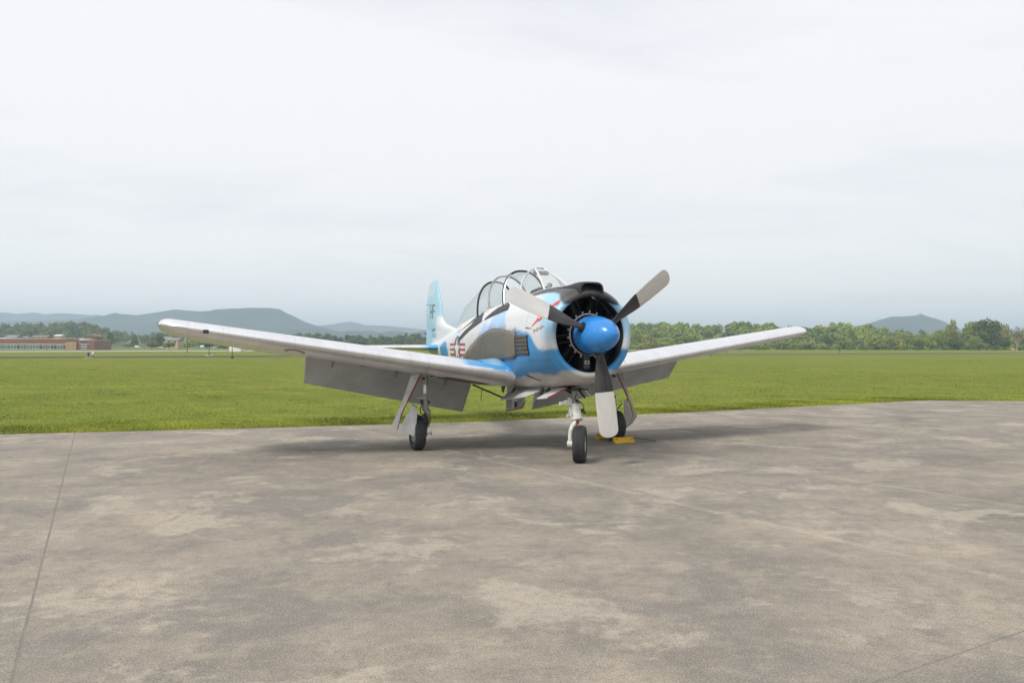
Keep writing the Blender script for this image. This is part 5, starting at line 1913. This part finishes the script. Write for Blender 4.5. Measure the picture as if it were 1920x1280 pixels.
def text_tris(body, height, width, shear=0.0):
    cu = bpy.data.curves.new('txt', 'FONT'); cu.body = body; cu.size = 1.0
    ob = bpy.data.objects.new('txt', cu); COL.objects.link(ob)
    dg = bpy.context.evaluated_depsgraph_get(); dg.update()
    me = ob.evaluated_get(dg).to_mesh()
    me.calc_loop_triangles()
    co = np.array([v.co[:2] for v in me.vertices])
    mn, mxx = co.min(0), co.max(0)
    co = (co - mn) / (mxx - mn) * np.array([width, height]); co[:, 0] += co[:, 1] * shear
    tr = [tuple(tuple(co[i]) for i in t_.vertices) for t_ in me.loop_triangles]
    ob.evaluated_get(dg).to_mesh_clear()
    bpy.data.objects.remove(ob); bpy.data.curves.remove(cu)
    return tr


for body, Ys, zs, w_, h_ in (('H', 8.655, 2.50, .235, .36), ('F', 8.375, 2.50, .205, .36), ('NAVY', 8.51, 2.17, .42, .085), ('-352', 8.56, 2.03, .56, .095)):
    tr = text_tris(body, h_, w_)
    decal('lettering', [tuple((Ys - p[0], zs + p[1]) for p in t_) for t_ in tr], M_LETTER, FIN, -1, .004, fin_x, step=.12)
    tr = text_tris(body, h_, w_)
    decal('lettering', [tuple((Ys - w_ + p[0], zs + p[1]) for p in t_) for t_ in tr], M_LETTER, FIN, 1, .004, fin_x, step=.12)
ant = MB()
for sd in (-1, 1):
    ant.tube([(sd * .05, 8.30, 2.845), (sd * .17, 8.30, 2.85), (sd * .19, 8.36, 2.85), (sd * .19, 8.56, 2.85)], .008, 6)
ant.build('vor_antenna', M_GREYG, FIN)
MB().tube([(0, 9.2, 2.15), (0, 9.30, 2.14)], .02, 8).build('tail_light', M_DARK, RUDO)
# ---- undercarriage
def tyre_prof(r, w, hub):
    hw = w / 2
    return [(hub, -hw * .62), (hub + .02, -hw * .80), (r * .80, -hw * 1.0), (r * .90, -hw * .96), (r * .965, -hw * .78), (r * .99, -hw * .52), (r, -hw * .30), (r - .004, -hw * .28), (r - .004, -hw * .24), (r, -hw * .22),
            (r, -hw * .04), (r - .004, -hw * .02), (r - .004, hw * .02), (r, hw * .04), (r, hw * .22), (r - .004, hw * .24), (r - .004, hw * .28), (r, hw * .30), (r * .99, hw * .52), (r * .965, hw * .78), (r * .90, hw * .96), (r * .80, hw), (hub + .02, hw * .80), (hub, hw * .62)]


def wheel(parent, c, r, w, hub, steer=False):
    t_ = MB().lathe(tyre_prof(r, w, hub), c, 'X', 48)
    # slight bulge where the tyre stands on the ground
    t_.v = [(v[0] * 1.0 + (v[0] - c[0]) * .10 * max(0, 1 - v[2] / (r * .5)), v[1], max(v[2], 0.002)) for v in t_.v]
    if steer: stv(t_)
    tr = t_.build('tyre', M_TYRE, parent, smooth=True, angle=60)
    h_ = MB()
    for s in (-1, 1):
        x = w * .5
        h_.lathe([(hub + .006, s * x * .60), (hub - .004, s * x * .84), (hub - .022, s * x * .86), (hub * .78, s * x * .55), (hub * .5, s * x * .58), (hub * .42, s * x * .80), (hub * .22, s * x * .86), (0, s * x * .86)], c, 'X', 36)
    if steer: stv(h_)
    h_.build('wheel_rim', M_HUBW, parent, smooth=True, angle=40)
    b_ = MB()
    for k in range(8):
        a = 2 * math.pi * k / 8
        for s in (-1, 1): b_.lathe([(0, s * w * .29), (.012, s * w * .29), (.012, s * w * .33), (0, s * w * .33)], (c[0], c[1] + math.cos(a) * hub * .62, c[2] + math.sin(a) * hub * .62), 'X', 6)
    if steer: stv(b_)
    b_.build('wheel_bolts', M_GREYG, parent)
    return tr


# nose gear: single sided fork, white collar, torque link
ng = MB()
ng.tube([(0, .185, 1.16), (0, .20, .98)], .050, 20)
ng.tube([(0, .20, .985), (0, .175, .86)], [.058, .058], 20)
NG = ng.build('nose_gear_leg', M_GREYG, PLANE, smooth=True, angle=40)
co = MB()
ax0, ax1 = Vector((0, .165, .885)), Vector((0, .085, .655))
dd = (ax1 - ax0)
co.tube([ax0 - dd * .05, ax0, ax0 + dd * .08, ax0 + dd * .10, ax0 + dd * .78, ax0 + dd * .80, ax1, ax1 + dd * .06], [.060, .083, .083, .074, .074, .088, .088, .060], 28)
co.build('steering_collar', M_GEAR, NG, smooth=True, angle=40)
STEER = Matrix.Rotation(R(-31), 3, 'Z')      # nose wheel turned to its right


def stv(m): m.v = [tuple(STEER @ Vector(v)) for v in m.v]; return m


fk = MB()
fk.tube([(-.045, .068, .645), (-.075, .045, .615), (-.112, .028, .565), (-.140, .013, .49), (-.150, .003, .40), (-.150, 0, .30)], [.042, .042, .040, .038, .036, .034], 16)
fk.tube([(-.195, 0, .285), (-.11, 0, .285)], [.052, .052], 20)
fk.tube([(-.15, 0, .285), (.03, 0, .285)], .022, 12)
stv(fk).build('fork', M_GEAR, NG, smooth=True, angle=45)
stv(MB().tube([(-.045, .068, .642), (-.080, .044, .608)], .0445, 16)).build('fork_stripe', M_REDT, NG, smooth=True)
tq = MB()
tq.beam((-.06, .16, .93), (-.20, .12, .925), .035, .075); tq.beam((-.20, .12, .925), (-.30, .11, .915), .03, .05)
tq.beam((-.07, .15, .80), (-.13, .20, .70), .03, .05); tq.beam((-.085, .17, .87), (-.10, .15, .77), .025, .06)
tq.tube([(-.07, .14, .83), (-.10, .12, .72), (-.075, .11, .665)], .014, 8)
tq.box((-.09, .18, .95), (.05, .05, .10))
tq.build('torque_link', M_GEAR, NG, bevel=.008)
hs = MB()
hs.tube([(.05, .17, .96), (.11, .14, .90), (.13, .12, .84), (.115, .10, .78)], .007, 6)
hs.tube([(.02, .15, 1.06), (-.03, .13, .98), (.03, .12, .90)], .008, 6)
hs.box((.10, .10, .80), (.035, .05, .05)); hs.box((.12, .08, .765), (.03, .04, .03))
hs.tube([(-.01, .11, .97), (.045, .11, .94), (.03, .11, .89)], .016, 8)
hs.build('hydraulic_line', M_DARK, NG)
wheel(NG, (.0, 0, .287), .289, .195, .135, True)
br = MB(); br.beam((.12, .35, 1.14), (.24, .30, .98), .03, .03); br.beam((.05, .22, 1.02), (.0, .75, 1.16), .035, .035)
br.build('drag_brace', M_DARK, NG)
# nose bay: dark well plate and three doors
MB().box((.0, .42, 1.132), (.30, .82, .02)).build('wheel_well', M_BLACKP, FUS)


def door(name, quad, thick, parent, red=True):
    o = MB().prism(quad, thick).build(name, M_DOORW, parent, bevel=.004)
    if red:
        P = [Vector(p) for p in quad]; T = Vector(thick)
        n = len(P); e_ = MB()
        for i in range(n):
            a, b = P[i] + T * .5, P[(i + 1) % n] + T * .5
            if i in red: e_.beam(a, b, max(.018, T.length * 1.15), .022)
        e_.build('red_edge', M_REDT, o)
    return o


# starboard flank doors hanging under the belly, seen edge-on from the front
door('gear_door', [(-.20, 2.35, 1.03), (-.20, .80, 1.115), (-.50, 1.12, .955), (-.50, 2.22, .835)], (0, 0, .022), PLANE, red=())
door('gear_door', [(-.15, .62, 1.115), (-.15, .14, 1.145), (-.42, .30, .985), (-.42, .74, .945)], (0, 0, .02), PLANE, red=(1,))
door('gear_door', [(.12, .62, 1.115), (.12, .14, 1.145), (.30, .22, 1.0), (.30, .74, .985)], (0, 0, .02), PLANE, red=())
d3 = door('gear_door', [(-.10, 2.95, 1.06), (.27, 2.95, 1.06), (.275, 2.97, .76), (.22, 2.98, .63), (-.115, 2.98, .585)], (0, -.03, 0), PLANE, red=(2, 3))
e3 = MB(); e3.box((.075, 2.945, .70), (.05, .02, .11)); e3.build('door_latch', M_DARK, d3)
for k_, sx in enumerate((-.06, .16)):
    rb = MB(); rb.box((sx, 2.938, .72), (.11, .012, .16)); rb.build('door_stiffener', M_GREYG, d3, bevel=.004)
dl = MB()
dl.tube([(-.30, 2.0, 1.08), (-.34, 2.05, .98), (-.38, 2.1, .90)], .018, 8); dl.tube([(-.28, .78, 1.12), (-.34, .80, 1.02)], .03, 8)
dl.tube([(-.20, .70, 1.13), (-.26, .72, 1.06)], .026, 8)
dl.build('door_link', M_DARK, PLANE)
# inner wheel bay edges and the jury strut under the wing root
ib = MB(); ib.beam((-.85, 2.75, 1.10), (-.10, 2.95, .80), .028, .028); ib.tube([(-.62, 2.9, 1.02), (-.64, 2.9, .80)], .006, 5)
ib.build('retract_strut', M_DARK, PLANE)
wb = MB()
G = []
for sd in (-1, 1):
    G = [[(sd * x, Y, wing_pt(max(.73, x), (Y - 1.35) / 2.5, -1)[2] - .006) for Y in np.linspace(2.05, 2.85, 8)] for x in np.linspace(.73, 1.55, 8)]
    MB().grid(G).build('wheel_well', M_BLACKP, PLANE, smooth=True, recalc=False)

for sd in (-1, 1):
    gx = .07 if sd > 0 else 0.0

    def m3(p): return (sd * (p[0] - gx), p[1], p[2])
    lg = MB()
    lg.tube([m3((1.86, 2.36, 1.42)), m3((1.86, 2.36, 1.17)), m3((1.86, 2.36, 1.165)), m3((1.86, 2.36, 1.13))], [.062, .060, .050, .050], 20)
    lg.tube([m3((1.86, 2.36, .985)), m3((1.85, 2.36, .70)), m3((1.84, 2.36, .68))], [.060, .058, .045], 20)
    lg.tube([m3((1.84, 2.36, .70)), m3((1.81, 2.35, .655)), m3((1.80, 2.34, .62))], [.05, .062, .05], 16)
    lg.tube([m3((1.835, 2.37, .66)), m3((1.85, 2.375, .42)), m3((1.85, 2.38, .24))], [.042, .040, .045], 16)
    LEG = lg.build('main_gear_leg', M_GREYG, PLANE, smooth=True, angle=45)
    MB().tube([m3((1.86, 2.36, 1.15)), m3((1.86, 2.36, .97))], .034, 18).build('oleo_piston', M_CHROME, LEG, smooth=True)
    tq = MB()
    tq.beam(m3((1.88, 2.30, .62)), m3((1.85, 2.20, .52)), .05, .03); tq.beam(m3((1.85, 2.20, .52)), m3((1.86, 2.30, .37)), .045, .03)
    tq.beam(m3((1.86, 2.33, .62)), m3((1.95, 2.36, .55)), .03, .03)
    tq.build('torque_link', M_DARK, LEG, bevel=.005)
    MB().tube([m3((1.91, 2.31, .82)), m3((1.96, 2.30, .72)), m3((1.945, 2.30, .64)), m3((1.90, 2.31, .60))], .010, 6).build('brake_hose', M_DARK, LEG, smooth=True)
    MB().tube([m3((1.80, 2.31, .66)), m3((1.79, 2.26, .52)), m3((1.82, 2.27, .40))], .010, 6).build('brake_hose', M_DARK, LEG, smooth=True)
    for p_, z_ in (((1.93, 2.32, .84), (.05, .05, .06)), ((1.80, 2.33, .83), (.04, .05, .05)), ((1.72, 2.34, 1.30), (.10, .08, .05)), ((1.60, 2.34, 1.285), (.08, .06, .035))):
        MB().box(m3(p_), z_).build('fitting', M_DARK, LEG, bevel=.008)
    MB().tube([m3((1.91, 2.31, 1.245)), m3((1.91, 2.24, 1.245))], .022, 10).build('pivot_pin', M_DARK, LEG, smooth=True)
    jt = MB(); jt.tube([m3((1.88, 2.28, .905)), m3((2.04, 2.27, .905))], .007, 6)
    jt.tube([m3((1.83, 2.33, .275)), m3((1.755, 2.32, .285))], .010, 8); jt.tube([m3((1.758, 2.28, .285)), m3((1.758, 2.36, .285))], .016, 8)
    jt.tube([m3((1.752, 2.32, .245)), m3((1.752, 2.32, .325))], .012, 8)
    jt.build('tow_fitting', M_GEAR, LEG)
    wheel(LEG, (sd * (1.985 - gx), 2.381, .291), .293, .19, .150)
    br_ = MB().lathe([(0, -.03), (.115, -.03), (.115, .03), (0, .03)], (sd * (1.915 - gx), 2.381, .291), 'X', 24); br_.build('brake_disc', M_DARK, LEG)
    # long leg door, slightly dished, with a red inner edge
    dq = [m3((1.955, 2.29, 1.315)), m3((2.105, 2.33, 1.300)), m3((2.28, 2.34, .79)), m3((2.435, 2.35, .455)), m3((2.355, 2.32, .365)), m3((2.29, 2.31, .63)), m3((2.19, 2.29, .85))]
    dr = MB().prism(dq, (sd * .012, -.004, .006)).build('leg_door', M_DOORSHADE if sd > 0 else M_DOORW, LEG, bevel=.003)
    re_ = MB(); re_.beam(Vector(dq[0]) + Vector((0, -.006, 0)), Vector(dq[6]) + Vector((0, -.006, 0)), .016, .024); re_.beam(Vector(dq[6]) + Vector((0, -.006, 0)), Vector(dq[5]) + Vector((0, -.006, 0)), .012, .016); re_.beam(Vector(dq[5]) + Vector((0, -.006, 0)), Vector(dq[4]) + Vector((0, -.006, 0)), .008, .012)
    re_.build('red_edge', M_REDT, dr)
    # wheel door outboard of the tyre
    wq = [m3((2.045, 2.17, .75)), m3((2.14, 2.21, .81)), m3((2.165, 2.22, .65)), m3((2.20, 2.23, .645)), m3((2.28, 2.27, .455)), m3((2.30, 2.28, .35)), m3((2.08, 2.19, .25)), m3((2.05, 2.16, .58))]
    wd = MB()
    T_ = Vector((sd * .014, -.004, .004))
    Pq = [Vector(p) for p in wq]; nq = len(Pq); ce_ = sum(Pq, Vector()) / nq + Vector((sd * .025, -.02, .02))
    vs_ = Pq + [ce_] + [p + T_ for p in Pq] + [ce_ + T_]
    fs_ = [(i, (i + 1) % nq, nq) for i in range(nq)] + [(nq + 1 + (i + 1) % nq, nq + 1 + i, 2 * nq + 1) for i in range(nq)] + [(i, nq + 1 + i, nq + 1 + (i + 1) % nq, (i + 1) % nq) for i in range(nq)]
    wd.add(vs_, fs_)
    wdo = wd.build('wheel_door', M_DOORSHADE if sd > 0 else M_DOORW, LEG)
    re_ = MB()
    if sd > 0:
        for a_, b_ in ((1, 2), (2, 3), (3, 4), (4, 5), (5, 6)): re_.beam(Pq[a_] + Vector((0, -.004, 0)), Pq[b_] + Vector((0, -.004, 0)), .022, .016)
        re_.build('red_edge', M_REDT, wdo)
    else:
        re_.beam(Pq[0], Pq[1], .014, .02); re_.build('dark_edge', M_DARK, wdo)
    MB().tube([m3((2.09, 2.30, .72)), m3((2.02, 2.34, .62)), m3((1.93, 2.36, .58))], .012, 6).build('door_rod', M_DARK, LEG)

# small belly aerials
MB().prism([(0, 3.3, 1.05), (0, 3.55, 1.06), (0, 3.50, .92), (0, 3.42, .90)], (.012, 0, 0)).build('blade_antenna', M_DARK, FUS)

# ------------------------------------------------------------------ wheel chocks with their cord (things of their own)
def local_to_world(p): return PLANE.matrix_basis @ Vector(p)


bpy.context.view_layer.update()
Mw = Matrix.Translation((1.06, 12.509, 0)) @ Matrix.Rotation(.3684, 4, 'Z')


def chock(label, y0, flipy, L=.42):
    r = empty('wheel_chock', Mw @ Vector((1.90, y0, .0)), .3684)
    tag(r, label, 'chock', 'yellow chocks at the rear wheel')
    hw = .075
    prof = [(-hw, 0), (hw, 0), (hw * .8, .035), (.012 * flipy, .105), (-hw * .8, .035)]
    MB().prism([(-L / 2, y, z) for y, z in prof], (L, 0, 0)).build('block', M_YEL, r, bevel=.008)
    for x in (-L / 2 + .05, L / 2 - .05): MB().lathe([(.020, -.01), (.020, .0), (.012, .0)], (x, -.03, .06), 'Y', 10).build('rope_hole', M_DARK, r)
    return r


chock('yellow wheel chock in front of the wheel behind the lower propeller blade', 2.04, 1)
chock('yellow wheel chock behind the wheel at the lower propeller blade tip', 2.74, -1)
P = [Mw @ Vector(p) for p in ((2.20, 2.00, .05), (2.30, 2.02, .012), (2.42, 2.0, .010), (2.50, 1.94, .010), (2.58, 1.99, .010), (2.62, 2.15, .010), (2.48, 2.5, .010), (2.25, 2.72, .03), (2.19, 2.76, .055))]
Q = []
for i in range(len(P) - 1):
    for q in np.linspace(0, 1, 6)[:-1]: Q.append(P[i].lerp(P[i + 1], q))
tag(MB().tube(Q, .008, 6).build('chock_rope', simple('grey_rope', (.16, .19, .18), .9), smooth=True), 'thin grey cord lying on the concrete beside the yellow chocks', 'rope')
